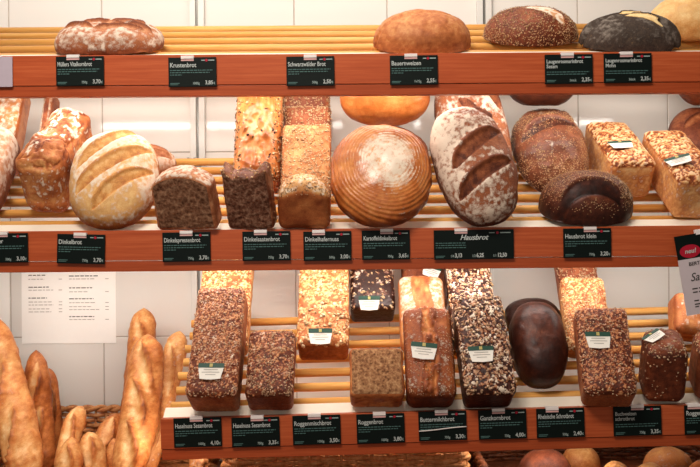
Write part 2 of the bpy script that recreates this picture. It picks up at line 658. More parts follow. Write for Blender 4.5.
# shelves
for sh, nm in ((TOP, 'top wooden bread shelf with red brown front board and beech rods'),
               (MID, 'middle wooden bread shelf with red brown front board and cream ledge'),
               (BOT, 'bottom wooden bread shelf whose left end stops beside the baguettes')):
    s = SH[sh]
    t = empty('bread_shelf', (0, 0, edge_z(sh, 0)), (0, -math.atan(s['k']), 0))
    tagit(t, nm, 'shelf', 'bread shelves')
    x0, x1 = s['x0'], s['x1']
    m1 = MB()
    m1.box(x0, x1, -0.018, 0.0, -0.0690, 0.0)
    m1.build('front_board', M['fascia'], t, 0.0012)
    m1 = MB()
    m1.box(x0 + 0.001, x1, -0.016, 0.004, -0.0940, -0.0700)
    m1.build('lower_trim', M['fascia_dark'], t, 0.0012)
    ct, st = math.cos(s['tilt']), math.sin(s['tilt'])
    RM = Matrix.Rotation(s['tilt'], 4, 'X')
    m1 = MB()
    m1.box(x0 + 0.002, x1, 0.0, 0.034, -0.012, -0.001, RM)
    m1.build('front_ledge', M['ledge'], t, 0.001)
    n = s['rods']
    Ls = s['depth'] / ct
    rr = 0.0105 if sh != TOP else 0.0115
    for i in range(n):
        q = 0.048 + (Ls - 0.06) * i / (n - 1)
        m1 = MB()
        c = Vector((0, q * ct + rr * st, q * st - rr * ct))
        m1.tube([c + Vector((x0 + 0.012 + 0.004 * (i % 2), 0, 0)), c + Vector((x1, 0, 0))], rr, 14)
        m1.build('rod', M['rod'], t, 0, True)
    # bearers under the rods, and hooked arms at the wall rails
    rail_x = (at(198, 80, WALLY).x, at(484, 80, WALLY).x)
    for bx in (rail_x + (-0.98, 0.98)) if sh != BOT else (-0.30, rail_x[1], 0.98):
        m1 = MB()
        m1.box(bx - 0.006, bx + 0.006, 0.004, Ls + 0.02, -2 * rr - 0.026, -2 * rr - 0.0004, RM)
        m1.build('bearer', M['steel'], t, 0.001)
        if bx in rail_x:
            m1 = MB()
            yb, zb = (Ls + 0.02) * ct + 0.01, (Ls + 0.02) * st - 0.02
            for sx in (-1, 1):
                m1.box(bx + sx * 0.009 - 0.003, bx + sx * 0.009 + 0.003, yb - 0.03, WALLY - 0.0165, zb - 0.018, zb + 0.008)
            m1.build('hook', M['steel_grey'], t)

# ------------------------------------------------------------------ placing loaves by where they stand
CAMRI = np.array(CAMR.transposed())


def proj(Pw):
    q = (np.asarray(Pw) - np.array([0, CAMY, CAMZ])) @ CAMRI.T
    return np.stack([350 + F * q[:, 0] / -q[:, 2], 233.5 - F * q[:, 1] / -q[:, 2]], 1)


class Loaf:
    pass


def rotm(tilt, yaw, lean):
    return np.array(Matrix.Rotation(R(yaw), 3, 'Z') @ Matrix.Rotation(R(tilt), 3, 'X') @ Matrix.Rotation(R(-lean), 3, 'Z'))


def rest(P, sh, x, Y, rm, lift):
    """world points of a body rotated by rm, moved to x, Y and let down on the rack"""
    Q = P @ rm.T
    t = math.tan(SH[sh]['tilt'])
    off = (Q[:, 2] - np.maximum(Q[:, 1] + Y, 0.0) * t - SH[sh]['k'] * Q[:, 0]).min()
    z = edge_z(sh, x) - off + 0.0008 + lift
    return Q + np.array([x, Y, z]), (x, Y, z)


def body(shape, W, L, H, **k):
    if shape == 'tin':
        return tin_body(W, L, H, **k)
    spin = k.pop('spin', 0.0)
    P, Fq, n = round_body(W / 2, L / 2, H, **k)
    if spin:
        c, s_ = math.cos(R(spin)), math.sin(R(spin))
        rz = np.array([[c, -s_, 0], [s_, c, 0], [0, 0, 1]])
        P, n = P @ rz.T, n @ rz.T
    P[:, 1] -= P[:, 1].min()
    return P, Fq, n


def fit(shape, sh, box, H, tilt, yaw=0, lean=0, L=None, Y=None, lift=0.0, solve_h=False, **k):
    """size and place a body so that its outline fills the box the loaf has in view"""
    x0, y0, x1, y1 = box
    fixed_L, fixed_Y = L is not None, Y is not None
    Y = 0.01 if Y is None else Y
    rm = rotm(tilt, yaw, lean)
    W = (x1 - x0) * mpp(Y)
    L = W * 1.5 if L is None else L
    x = at((x0 + x1) / 2, (y0 + y1) / 2, Y).x
    kk = dict(k)
    kk['step'] = 0.014
    for it in range(26):
        P, _, _ = body(shape, W, L, H, **kk)
        Q, loc = rest(P, sh, x, Y, rm, lift)
        p = proj(Q)
        bx0, by0, bx1, by1 = p[:, 0].min(), p[:, 1].min(), p[:, 0].max(), p[:, 1].max()
        W *= (1 + ((x1 - x0) / (bx1 - bx0) - 1) * 0.8)
        x += ((x0 + x1) / 2 - (bx0 + bx1) / 2) * mpp(Y)
        if not fixed_Y:
            Y = min(max(Y - (y1 - by1) * 0.0018, -0.022), 0.3)
        dh = by0 - y0
        if not fixed_L:
            L = min(max(L + dh * mpp(Y) * 0.6, 0.08), 0.40)
        elif solve_h:
            H = min(max(H + dh * mpp(Y) * 0.6, 0.045), 0.2)
    return W, L, H, x, Y, rm, (bx0, by0, bx1, by1)


LOG = []
SPECS = []
PLACED = []


def loaf(*args, **kw):
    SPECS.append((args, kw, []))
    return SPECS[-1]


def paper_label(spec, *args, **kw):
    spec[2].append((args, kw))


def coarse_tree(shape, W, L, H, rm, loc, k, grow=0.003):
    kk = dict(k)
    kk['step'] = 0.008
    P, Fq, n = body(shape, W, L, H, **kk)
    Q = (P + n * grow) @ rm.T + np.array(loc)
    return BVHTree.FromPolygons([tuple(v) for v in Q], [tuple(f) for f in Fq.tolist()]), Q


def hits(tree, Q):
    lo, hi = Q.min(0), Q.max(0)
    out = []
    for (t2, lo2, hi2, nm) in PLACED:
        if (lo < hi2).all() and (lo2 < hi).all() and tree.overlap(t2):
            out.append(nm)
    return out


def make_loaf(name, label, shape, sh, box, H, tilt, mat, pat, yaw=0, lean=0, seed=1, group=None, cut=None, tops=(),
              L=None, Y=None, lift=0.0, cat='bread', pk=None, k_cut_top=False, solve_h=False, drop=False, push=True, **k):
    moved = 0
    while True:
        W, L2, H2, x, Y2, rm, got = fit(shape, sh, box, H, tilt, yaw, lean, L, Y, lift, solve_h, **k)
        P, Fq, n = body(shape, W, L2, H2, **dict(k, step=0.014))
        Q, loc = rest(P, sh, x, Y2, rm, lift)
        tree, Qc = coarse_tree(shape, W, L2, H2, rm, loc, k)
        h = hits(tree, Qc)
        deep = Qc[:, 1].max() > WALLY - 0.002
        if (not h and not deep) or moved > 30 or (Y is None and not drop and not deep):
            break
        moved += 1
        if drop:
            lift += 0.006
        elif deep and not h:
            tilt += 2
        elif deep:
            H *= 0.93
            tilt = min(tilt + 1, 74)
            Y -= 0.008
        else:
            Y += 0.008
    L, H, Y = L2, H2, Y2
    PLACED.append((tree, Qc.min(0), Qc.max(0), label[:24]))
    LOG.append((label[:34], [round(a) for a in box], [round(float(a)) for a in got], 'W%.3f L%.3f H%.3f Y%.3f t%d m%d' % (W, L, H, Y, tilt, moved), h, 'DEEP' if deep else ''))
    P, Fq, n = body(shape, W, L, H, **k)
    c = Loaf()
    c.P, c.n, c.W, c.L, c.H, c.seed = P, n, W, L, H, seed
    c.X = P[:, 0]
    c.Y = P[:, 1] - (P[:, 1].max() + P[:, 1].min()) / 2
    c.u = c.X / (W / 2)
    c.v = c.Y / (L / 2)
    c.w = np.clip(P[:, 2] / H, 0, 1)
    c.top = n[:, 2]
    c.S = P + np.array([seed * 1.37, seed * 0.71, seed * 2.13])
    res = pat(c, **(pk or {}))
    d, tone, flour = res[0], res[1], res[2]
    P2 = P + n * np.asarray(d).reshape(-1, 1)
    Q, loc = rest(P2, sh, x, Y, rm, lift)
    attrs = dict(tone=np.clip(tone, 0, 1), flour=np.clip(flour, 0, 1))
    extra = []
    if cut is not None:
        fc = P[Fq].mean(1)
        fn = n[Fq].mean(1)
        sel = (fn[:, 2] > 0.8) if k_cut_top else (fn[:, 1] < -0.9) & (fc[:, 1] < 0.002)
        me = mesh_np(name, P2, Fq[~sel], attrs)
        ids, inv = np.unique(Fq[sel], return_inverse=True)
        V = P2[ids].copy()
        V[:, 2 if k_cut_top else 1] += fbm(c.S[ids], 300, 5, 3) * 0.0022
        extra = [(V, inv.reshape(-1, 4))]
    else:
        me = mesh_np(name, P2, Fq, attrs)
    o = link(name, me, mat)
    o.matrix_world = Matrix.Translation(loc) @ Matrix([list(r_) for r_ in rm]).to_4x4()
    tagit(o, label, cat, group)
    for V, fq in extra:
        ch = link('cut_face', mesh_np('cut_face', V, fq), cut, o)
        ch['label'] = 'open crumb of the cut side'
    for i, tp in enumerate(tops):
        tp = dict(tp)
        wt = tp.pop('where')(c) * (c.top > -0.25)
        scatter(me, tp.pop('n'), seed + 7 * i, wt, tp.pop('size'), tp.pop('thick'), tp.pop('mat'), o, tp.pop('name'), **tp)
    return o, c, P2


def build_loaves():
    def key(sp):
        kw = sp[1]
        return (1 if kw.get('drop') else 0, kw.get('Y') if kw.get('Y') is not None else 0.0)
    for args, kw, labs in sorted(SPECS, key=key):
        lf = make_loaf(*args, **kw)
        for la, lk in labs:
            stick_label(lf, *la, **lk)


def stick_label(lf, px, py, w=0.058, h=0.038, turn=0.0, side='top', raise_=0.004):
    """printed card stuck on the crust at the spot seen at (px, py)"""
    o, c, P2 = lf
    Mw = np.array(o.matrix_world)
    Q = P2 @ Mw[:3, :3].T + Mw[:3, 3]
    p = proj(Q)
    nw = c.n @ Mw[:3, :3].T
    vis = ((np.array([0, CAMY, CAMZ]) - Q) * nw).sum(1) > 0
    d = ((p - np.array([px, py])) ** 2).sum(1) + np.where(vis, 0, 1e6) + np.where(c.top > 0.35, 0, 1e5)
    i = int(np.argmin(d))
    near = np.argsort(((P2 - P2[i]) ** 2).sum(1))[:400]
    nn = c.n[near].mean(0)
    nn = nn / np.linalg.norm(nn)
    hgt = ((P2[near] - P2[i]) @ nn)
    ctr = Vector(P2[i] + nn * (max(0, np.percentile(hgt, 97)) + raise_))
    zax = Vector(nn)
    xax = (Vector((1, 0, 0)) - zax * zax.x).normalized()
    yax = zax.cross(xax)
    xr = xax * math.cos(turn) + yax * math.sin(turn)
    yr = zax.cross(xr)
    def outline(pts, th, mat, name, par, lift):
        mb = MB()
        m = len(pts)
        lo = [ctr + xr * a + yr * b + zax * lift - zax * (a * a * 1.2) for a, b in pts]
        hi = [q + zax * th for q in lo]
        mb.add(lo + hi, [tuple(range(m - 1, -1, -1)), tuple(range(m, 2 * m))] + [(k, (k + 1) % m, m + (k + 1) % m, m + k) for k in range(m)])
        return mb.build(name, mat, par)
    hw, hh = w / 2, h / 2
    body_pts = [(-hw * 0.80, -hh), (0, -hh * 1.12), (hw * 0.80, -hh), (hw, hh * 0.55), (hw, hh), (0, hh), (-hw, hh), (-hw, hh * 0.55)]
    lab = outline(body_pts, 0.0006, M['label_white'], 'paper_label', o, 0)
    lab['label'] = 'white printed label with a green band'
    outline([(-hw, hh * 0.42), (0, hh * 0.42), (hw, hh * 0.42), (hw, hh), (0, hh), (-hw, hh)], 0.0004, M['label_green'], 'label_band', lab, 0.0007)
    outline([(-hw * 0.12, hh * 0.5), (hw * 0.12, hh * 0.5), (hw * 0.12, hh * 0.92), (-hw * 0.12, hh * 0.92)], 0.0003, M['label_gold'], 'label_crest', lab, 0.0012)
    mb = MB()
    for k in range(3):
        b = hh * (0.15 - 0.32 * k)
        ww = hw * (0.55, 0.68, 0.4)[k]
        q = [ctr + xr * a + yr * (b + e) + zax * (0.00075 - a * a * 1.2) for a, e in ((-ww, -0.0008), (0, -0.0008), (ww, -0.0008), (ww, 0.0008), (0, 0.0008), (-ww, 0.0008))]
        mb.add(q, [(0, 1, 4, 5), (1, 2, 3, 4)])
    mb.build('printed_text', M['ink_faint'], lab)


# ------------------------------------------------------------------ crust patterns
def pat_plain(c, amp=0.003, tone=0.5, flour=0.0, tvar=0.3, edge=0.25, fvar=0.4, low=0.0):
    f = fbm(c.S, 22, 1, 3)
    f2 = fbm(c.S, 70, 4, 3)
    d = f * amp + f2 * amp * 0.25
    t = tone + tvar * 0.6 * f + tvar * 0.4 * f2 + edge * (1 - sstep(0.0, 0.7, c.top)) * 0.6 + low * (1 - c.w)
    fl = flour * (0.8 + fvar * f2 * 2) * sstep(0.0, 0.5, c.top)
    return d, t, fl


def pat_tin(c, amp=0.0025, tone=0.45, side=0.42, tvar=0.35, flour=0.0, rim=0.2):
    f = fbm(c.S, 28, 1, 3)
    f2 = fbm(c.S, 110, 3, 3)
    tp = sstep(0.3, 0.75, c.top)
    d = f * amp * (0.4 + 0.6 * tp) + f2 * 0.0011 * (0.4 + tp)
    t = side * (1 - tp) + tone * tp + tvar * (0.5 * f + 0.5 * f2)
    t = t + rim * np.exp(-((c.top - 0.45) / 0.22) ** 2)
    return d, t, flour * tp * (0.8 + f2)


def pat_cracked(c, scale=70, plate=0.15, gap=0.90, side=0.33, flour=0.5, thr=0.08, sideflour=0.5):
    wob = np.stack([fbm(c.S, 60, 11 + k, 2) for k in range(3)], 1) * 0.016
    f1, f2, cid = worley(c.S + wob, scale, 5)
    tp = sstep(0.25, 0.6, c.top)
    f = fbm(c.S, 28, 1, 3)
    fine = fbm(c.S, 160, 6, 3)
    crack = sstep(thr + 0.10, thr - 0.02, f2 - f1)
    bare = sstep(0.86, 1.0, cid + 0.45 * fbm(c.S, 20, 9, 2))
    pl = tp * (1 - crack) * (1 - 0.75 * bare)
    d = f * 0.002 + pl * 0.0032 + fine * 0.0009
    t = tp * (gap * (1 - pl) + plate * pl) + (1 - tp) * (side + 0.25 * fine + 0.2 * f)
    fl = flour * pl + (1 - tp) * sideflour * (0.5 + fine * 1.4)
    return d, t + 0.1 * fine, fl


def pat_flaky(c, scale=150, plate=0.1, gap=0.75, cover=0.75, flour=0.45, side=0.4, thr=0.10, rise=0.0016, warp=0.004, sideflour=0.25, patch=0.35, toe=0.3):
    """crust of baked-on flakes and chips with darker bread showing between them"""
    wob = np.stack([fbm(c.S, 130, 11 + k, 2) for k in range(3)], 1) * warp
    f1, f2, cid = worley(c.S + wob, scale, 5)
    tp = sstep(0.15, 0.5, c.top)
    f = fbm(c.S, 28, 1, 3)
    fine = fbm(c.S, 260, 6, 2)
    pat = fbm(c.S, 34, 9, 2)
    seam = sstep(thr - 0.05, thr + 0.10, f2 - f1)
    on = sstep(-0.10, 0.10, cover - cid + patch * pat - toe * sstep(-0.6, -1.0, c.v))
    pl = tp * seam * on
    hue = np.modf(cid * 7.3)[0]
    d = f * 0.0018 + pl * rise * (0.6 + 0.8 * hue) + fine * 0.0005
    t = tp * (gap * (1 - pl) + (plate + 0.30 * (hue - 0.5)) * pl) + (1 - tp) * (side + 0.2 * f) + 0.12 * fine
    fl = flour * pl * (0.5 + 0.7 * hue) + (1 - tp) * sideflour * (0.5 + 1.6 * fine)
    return d, t, fl


def pat_rings(c, pitch=0.0070, tone=0.38, flour=0.72, depth=0.0009):
    wob = fbm(c.S, 14, 3, 2)
    r = np.sqrt((c.X - 0.06 * c.W) ** 2 + (c.Y * c.W / c.L - 0.05 * c.W) ** 2) + wob * 0.004
    ph = np.sin(2 * math.pi * r / pitch)
    f = fbm(c.S, 24, 1, 3)
    fine = fbm(c.S, 150, 6, 3)
    m = sstep(-0.35, 0.25, c.top)
    outer = sstep(0.02, 0.07, r)
    brk = sstep(-0.35, 0.25, fbm(c.S, 36, 9, 3))
    line = sstep(0.45, 0.98, ph) * brk
    core = sstep(0.105, 0.03, r + 0.035 * f + 0.02 * fine)
    d = f * 0.004 + m * ph * depth * (0.3 + 0.7 * outer)
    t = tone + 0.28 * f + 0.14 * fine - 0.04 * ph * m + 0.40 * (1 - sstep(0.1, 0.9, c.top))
    fl = m * (flour * (0.95 * core + 0.46 * line * outer + 0.10) + 0.35 * fine + 0.2 * f) * sstep(-0.1, 0.6, c.top)
    return d, t, fl


def pat_slashed(c, cuts=(), tone=0.45, flour=0.5, cut_tone=0.15, depth=0.004, lip=0.003, amp=0.003, edge=0.35,
                tvar=0.3, cut_flour=0.0, fvar=0.7, lip_tone=0.25, grain=0.16, lobes=(), fgrad=0.0, vgrad=0.0):
    """cuts: (u0, v0, u1, v1, width m, bow m)"""
    f = fbm(c.S, 20, 1, 3)
    fine = fbm(c.S, 130, 6, 3)
    d = f * amp + fine * 0.0006
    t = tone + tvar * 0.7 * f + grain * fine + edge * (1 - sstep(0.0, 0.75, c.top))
    fl = (flour + fvar * (0.5 * f + 0.6 * fine) + fgrad * c.u + vgrad * c.v) * sstep(-0.25, 0.45, c.top)
    a, b = c.W / 2, c.L / 2
    for (u0, v0, u1, v1, w, dep) in lobes:
        m, dd, lp = slash(c.X, c.Y, (u0 * a, v0 * b), (u1 * a, v1 * b), w)
        g = np.exp(-(dd * 1.2) ** 2) * (m > 0)
        d = d - g * dep
    for (u0, v0, u1, v1, w, bow) in cuts:
        m, dd, lp = slash(c.X, c.Y, (u0 * a, v0 * b), (u1 * a, v1 * b), w, bow)
        m = m * sstep(-0.2, 0.2, c.top)
        lp = lp * sstep(-0.2, 0.2, c.top)
        st = fbm(np.stack([c.X * 1.0, c.Y * 1.0, c.P[:, 2]], 1) * np.array([1, 1, 1]), 90, 8, 3)
        d = d * (1 - 0.5 * m) - m * depth * (1 - 0.6 * np.clip(dd, -1, 1)) + lp * lip
        t = t * (1 - m) + m * (cut_tone + 0.28 * st + 0.14 * np.clip(-dd, -1, 1)) + lp * lip_tone
        fl = fl * (1 - m) + m * cut_flour * (0.5 + st) - lp * 0.35
    return d, t, fl


def pat_rugged(c, tone=0.42, flour=0.62, amp=0.010):
    f = fbm(c.S, 17, 1, 4)
    g = fbm(c.S, 38, 5, 3)
    fine = fbm(c.S, 150, 6, 3)
    crack = np.exp(-(g / 0.09) ** 2) * sstep(0.1, 0.6, c.top)
    tp = sstep(0.0, 0.6, c.top)
    d = (f * amp + g * 0.35 * amp) * (0.35 + 0.65 * tp) - crack * 0.004
    t = tone + 0.35 * f + 0.22 * fine + 0.25 * g * (1 - tp) + 0.28 * crack + 0.10 * (1 - tp)
    patch = sstep(-0.12, 0.25, fbm(c.S, 30, 12, 3))
    fl = tp * patch * (0.72 * flour + 0.9 * fine) * (1 - 0.8 * crack) + (1 - tp) * (0.2 + fine)
    return d, t, fl


def pat_split(c, tone=0.42, band=0.55, flour=0.6, ragged=0.006, half=0.34):
    """tin loaf whose crust burst open along the middle"""
    f = fbm(c.S, 24, 1, 3)
    g = fbm(c.S * np.array([1, 0.55, 1]), 75, 5, 4)
    fine = fbm(c.S, 170, 6, 3)
    tp = sstep(0.25, 0.7, c.top)
    wob = 0.12 * fbm(c.S * np.array([0, 1, 0]), 28, 3, 2)
    m = tp * sstep(half + 0.08, half - 0.06, np.abs(c.u + wob))
    lip = tp * np.exp(-((np.abs(c.u + wob) - half - 0.04) / 0.07) ** 2)
    d = f * 0.002 + m * (g * ragged + 0.001) + lip * 0.0022 + fine * 0.0005
    t = (tone + 0.22 * f + 0.12 * fine) * (1 - m) + m * (band + 0.5 * g) + 0.1 * lip + 0.14 * (1 - tp)
    fl = tp * (1 - m) * (flour + 0.35 * fine + 0.2 * f)
    return d, t, fl


def pat_wavytop(c, tone=0.6, waves=0.0, flour=0.0):
    f = fbm(c.S, 26, 1, 3)
    fine = fbm(c.S, 150, 6, 3)
    tp = sstep(0.2, 0.7, c.top)
    c.P[:, 2] += waves * c.w ** 2 * (np.abs(c.u) ** 1.3 * 1.2 - 0.75 + 0.28 * np.cos(c.u * 7.5 + 0.5) + 0.5 * f)
    d = f * 0.002 + fine * 0.001
    return d, tone + 0.25 * f + 0.2 * fine, flour * tp * (0.7 + fine + 0.4 * f)


TOPW = lambda c: sstep(0.35, 0.8, c.top) * (0.25 + sstep(-0.25, 0.3, fbm(c.S, 45, 21, 2)))
TOPALL = lambda c: sstep(0.15, 0.5, c.top) * (0.5 + sstep(-0.4, 0.3, fbm(c.S, 40, 21, 2)))
ALLOVER = lambda c: sstep(-0.6, -0.1, c.top) + 0.25
SIDES = lambda c: 0.15 + sstep(0.2, 0.6, np.abs(c.u))

# ================================================================== TOP SHELF
G = 'loaves on the top shelf'
loaf('rustic_loaf', 'flat floury wrinkled loaf above the leftmost dark price card of the top shelf', 'round', TOP, (56, 23, 163, 57), 0.085, 26, M['rosy'],
     pat_slashed, pk=dict(cuts=[(-0.85, -0.1, -0.2, -0.55, 0.010, 0.006), (-0.6, 0.2, 0.4, -0.3, 0.010, 0.006), (0.0, 0.1, 0.75, 0.0, 0.011, 0.006), (-0.2, -0.55, 0.8, -0.45, 0.009, 0.004), (0.3, -0.2, 0.9, -0.35, 0.008, 0.004)],
                          tone=0.50, flour=0.46, cut_tone=0.45, depth=0.003, lip=0.006, edge=0.2, amp=0.008, cut_flour=0.6, lip_tone=0.35),
     seed=3, p=2.9, bot=0.14, flat=0.8, Y=0.0, L=0.15, solve_h=True, group=G)
loaf('wheat_loaf', 'smooth orange brown round loaf with a crease over its top on the top shelf', 'round', TOP, (373, 9, 471, 57), 0.118, 28, M['golden'],
     pat_slashed, pk=dict(cuts=[], lobes=[(-1.0, -0.35, 0.85, 0.20, 0.012, 0.006)], tone=0.46, flour=0.16, edge=0.16, amp=0.004, fvar=0.3, tvar=0.25), seed=5, p=2.2, bot=0.16, flat=0.8, Y=0.0, L=0.17, solve_h=True, group=G)
cut3 = (-0.14, 0.10, 0.58, -0.62, 0.025, 0.016)
loaf('sesame_bun_loaf', 'round sesame covered loaf with one cream slash on the top shelf', 'round', TOP, (483, 7, 578, 54.5), 0.115, 28, M['brown'],
     pat_slashed, pk=dict(cuts=[cut3], tone=0.55, flour=0.0, cut_tone=0.0, cut_flour=1.7, depth=0.001, lip=0.002, edge=0.15, amp=0.003), seed=6, p=2.2, bot=0.16, flat=0.8, Y=0.006, L=0.16, solve_h=True, group=G,
     tops=[dict(name='sesame_topping', n=3800, size=0.0027, thick=0.0007, mat=M['sesame'], where=lambda c: ALLOVER(c) * (1 - slash(c.X, c.Y, (cut3[0] * c.W / 2, cut3[1] * c.L / 2), (cut3[2] * c.W / 2, cut3[3] * c.L / 2), 0.027, 0.016)[0]), sides=5)])
loaf('poppy_bun_loaf', 'dark grey poppy seed loaf with two cream slashes on the top shelf', 'round', TOP, (578, 12, 681, 54), 0.108, 28, M['poppy'],
     pat_slashed, pk=dict(cuts=[(-0.28, 0.10, 0.24, 0.00, 0.013, 0.006), (-0.18, -0.16, 0.48, -0.60, 0.014, 0.010)], lobes=[(-1.0, -0.25, -0.2, 0.25, 0.014, 0.012), (0.40, -0.35, 0.95, -0.75, 0.014, 0.008)],
                          tone=0.70, flour=0.42, cut_tone=0.0, depth=0.000, lip=0.004, edge=0.0, amp=0.004, tvar=0.12, lip_tone=0.15, fvar=0.6), seed=8, p=2.2, bot=0.14, flat=0.8, Y=0.0, L=0.16, solve_h=True, group=G)
loaf('country_loaf', 'large pale floury round loaf cut by the right end of the top shelf', 'round', TOP, (646, -6, 748, 57), 0.13, 24, M['pale'],
     pat_plain, pk=dict(tone=0.30, flour=0.35, amp=0.004, edge=0.4, tvar=0.3), seed=9, p=2.2, bot=0.35, Y=0.03, L=0.18, solve_h=True, group=G)

# ================================================================== MIDDLE SHELF
G = 'loaves on the middle shelf'
loaf('farmhouse_loaf', 'floury loaf with a curled slash cut off by the left edge beside the rugged loaf', 'round', MID, (-80, 126, 20, 217), 0.10, 52, M['rosy'],
     pat_slashed, pk=dict(cuts=[(0.2, -0.75, 0.85, -0.2, 0.014, 0.012), (-0.2, 0.0, 0.6, 0.5, 0.012, 0.01)], tone=0.42, flour=0.62, cut_tone=0.5, depth=0.004, edge=0.35), seed=11, p=4.5, Y=0.05, group=G)
loaf('tin_loaf', 'tall floury brown sided loaf standing behind the leftmost floury loaf of the middle shelf', 'tin', MID, (-40, 84, 31, 190), 0.075, 66, M['orange'],
     pat_tin, pk=dict(tone=0.4, side=0.5, flour=0.7), seed=12, Y=0.21, L=0.24, group=G)
loaf('tin_loaf', 'tall crusty loaf behind the rugged loaf, right beside another tall loaf, middle shelf left', 'tin', MID, (33, 84, 60, 180), 0.07, 68, M['brown'],
     pat_split, pk=dict(tone=0.35, band=0.45, flour=0.6), seed=13, Y=0.25, L=0.24, group=G)
loaf('rugged_loaf', 'long rugged brown loaf with floury burst crust at the left of the middle shelf', 'tin', MID, (17, 113, 97, 216), 0.125, 37, M['golden'],
     pat_rugged, pk=dict(tone=0.50, flour=1.0, amp=0.017), yaw=0, seed=14, r=0.03, dome=0.014, taper=-0.04, Y=0.04, L=0.25, solve_h=True, lean=5, group=G)
loaf('slashed_loaf', 'big pale oval loaf with golden diagonal slashes on the middle shelf', 'round', MID, (68, 131, 160, 230), 0.115, 62, M['pale'],
     pat_slashed, pk=dict(cuts=[(-0.70, -0.02, 0.50, 0.95, 0.015, 0.008), (-0.66, -0.52, 0.86, 0.47, 0.017, 0.010), (-0.26, -0.80, 0.93, 0.00, 0.015, 0.008)],
                          tone=0.46, flour=0.60, cut_tone=0.52, cut_flour=0.35, depth=0.004, lip=0.004, edge=0.45, amp=0.004, fvar=0.7, lip_tone=0.15, vgrad=0.16), seed=15, p=2.3, bot=0.35, group=G)
loaf('slashed_loaf', 'small pale loaf peeping out behind the big slashed oval loaf', 'round', MID, (122, 145, 177, 205), 0.085, 50, M['rosy'],
     pat_slashed, pk=dict(cuts=[(-0.1, 0.2, 0.9, 0.55, 0.014, 0.006), (0.1, -0.4, 0.9, 0.0, 0.012, 0.006)], tone=0.3, flour=0.6, cut_tone=0.5), seed=16, Y=0.22, group=G)
loaf('rye_half_loaf', 'halved dark rye loaf with floury crust above the third price card of the middle shelf', 'tin', MID, (151, 166, 222, 231), 0.130, 29, M['rosy'],
     pat_wavytop, pk=dict(tone=0.48, flour=0.8), cut=M['crumb_rye'], yaw=-8, seed=17, r=0.010, dome=0.030, fade=0.0, taper=-0.03, L=0.055, solve_h=True, group=G)
loaf('seeded_half_loaf', 'halved dark seeded loaf with a notched top leaning on the golden seeded loaf', 'tin', MID, (222, 166, 277, 231), 0.135, 29, M['dark'],
     pat_wavytop, pk=dict(tone=0.3, waves=0.017, flour=0.3), cut=M['crumb_dark'], yaw=-7, seed=18, r=0.009, dome=0.0, taper=-0.03, L=0.05, solve_h=True, group=G,
     tops=[dict(name='seed_topping', n=160, size=0.004, thick=0.001, mat=M['sesame'], where=lambda c: sstep(0.2, 0.6, c.top) + 0.2 * (c.n[:, 1] > -0.5))])
loaf('seeded_tin_loaf', 'tall golden split loaf with dark seeds on its sides behind the notched half loaf', 'tin', MID, (233, 90, 284, 210), 0.095, 66, M['orange'],
     pat_split, pk=dict(tone=0.40, band=0.46, flour=0.15, half=0.55, ragged=0.011), seed=19, r=0.022, dome=0.016, Y=0.10, L=0.30, group=G,
     tops=[dict(name='seed_topping', n=560, size=0.0050, thick=0.0010, mat=M['dark_seed'], where=lambda c: sstep(-0.5, 0.1, c.top) * (0.06 + sstep(0.5, 0.75, np.abs(c.u))), asp=1.8),
           dict(name='oat_topping', n=600, size=0.0045, thick=0.0010, mat=M['oat'], where=lambda c: sstep(-0.5, 0.1, c.top) * (0.08 + sstep(0.55, 0.8, np.abs(c.u))))])
loaf('oat_tin_loaf', 'short loaf with speckled domed top and smooth brown front beside the seeded half loaf', 'tin', MID, (278, 174, 331, 232), 0.112, 29, M['golden'],
     lambda c: (fbm(c.S, 26, 1, 3) * 0.002, 0.62 + 0.3 * fbm(c.S, 30, 2, 3) - 0.38 * sstep(0.1, 0.6, c.top), sstep(0.0, 0.6, c.top) * (0.35 + 0.6 * fbm(c.S, 120, 4, 3)) + 0.3 * fbm(c.S, 140, 4, 3) + 0.10), seed=20, r=0.018, dome=0.030, fade=0.3, taper=-0.02, L=0.065, solve_h=True, group=G,
     tops=[dict(name='bran_topping', n=700, size=0.0026, thick=0.0007, mat=M['sesame'], where=lambda c: sstep(0.0, 0.5, c.top))])
loaf('oat_tin_loaf', 'golden speckled square loaf stacked behind the smooth fronted short loaf', 'tin', MID, (281, 125, 331, 205), 0.05, 68, M['golden'],
     pat_tin, pk=dict(tone=0.40, side=0.5, flour=0.2), seed=21, r=0.012, dome=0.006, Y=0.09, group=G,
     tops=[dict(name='bran_topping', n=1700, size=0.0030, thick=0.0007, mat=M['oat'], where=TOPALL)])
loaf('oat_tin_loaf', 'brown speckled loaf whose end shows above the golden square loaf', 'tin', MID, (283, 107, 331, 190), 0.04, 68, M['brown'],
     pat_tin, pk=dict(tone=0.4, side=0.4), seed=22, r=0.014, Y=0.17, group=G,
     tops=[dict(name='bran_topping', n=1300, size=0.0038, thick=0.0009, mat=M['oat'], where=lambda c: sstep(-0.3, 0.3, c.top) + 0.6 * (c.v > 0.7))])
loaf('oat_tin_loaf', 'hindmost brown speckled loaf of its row, reaching up behind the top shelf board', 'tin', MID, (283, 84, 330, 180), 0.035, 70, M['brown'],
     pat_tin, pk=dict(tone=0.45, side=0.4), seed=23, r=0.014, Y=0.24, group=G,
     tops=[dict(name='bran_topping', n=1300, size=0.0038, thick=0.0009, mat=M['oat'], where=lambda c: sstep(-0.3, 0.3, c.top) + 0.6 * (c.v > 0.7))])
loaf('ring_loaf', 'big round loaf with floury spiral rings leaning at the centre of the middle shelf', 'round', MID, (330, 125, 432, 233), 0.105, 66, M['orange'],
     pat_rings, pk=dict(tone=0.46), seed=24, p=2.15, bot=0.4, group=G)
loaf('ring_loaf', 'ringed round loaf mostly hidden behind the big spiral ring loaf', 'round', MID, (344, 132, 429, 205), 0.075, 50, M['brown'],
     pat_rings, pk=dict(tone=0.45, flour=0.5), seed=25, p=2.15, bot=0.35, Y=0.19, L=0.2, group=G)
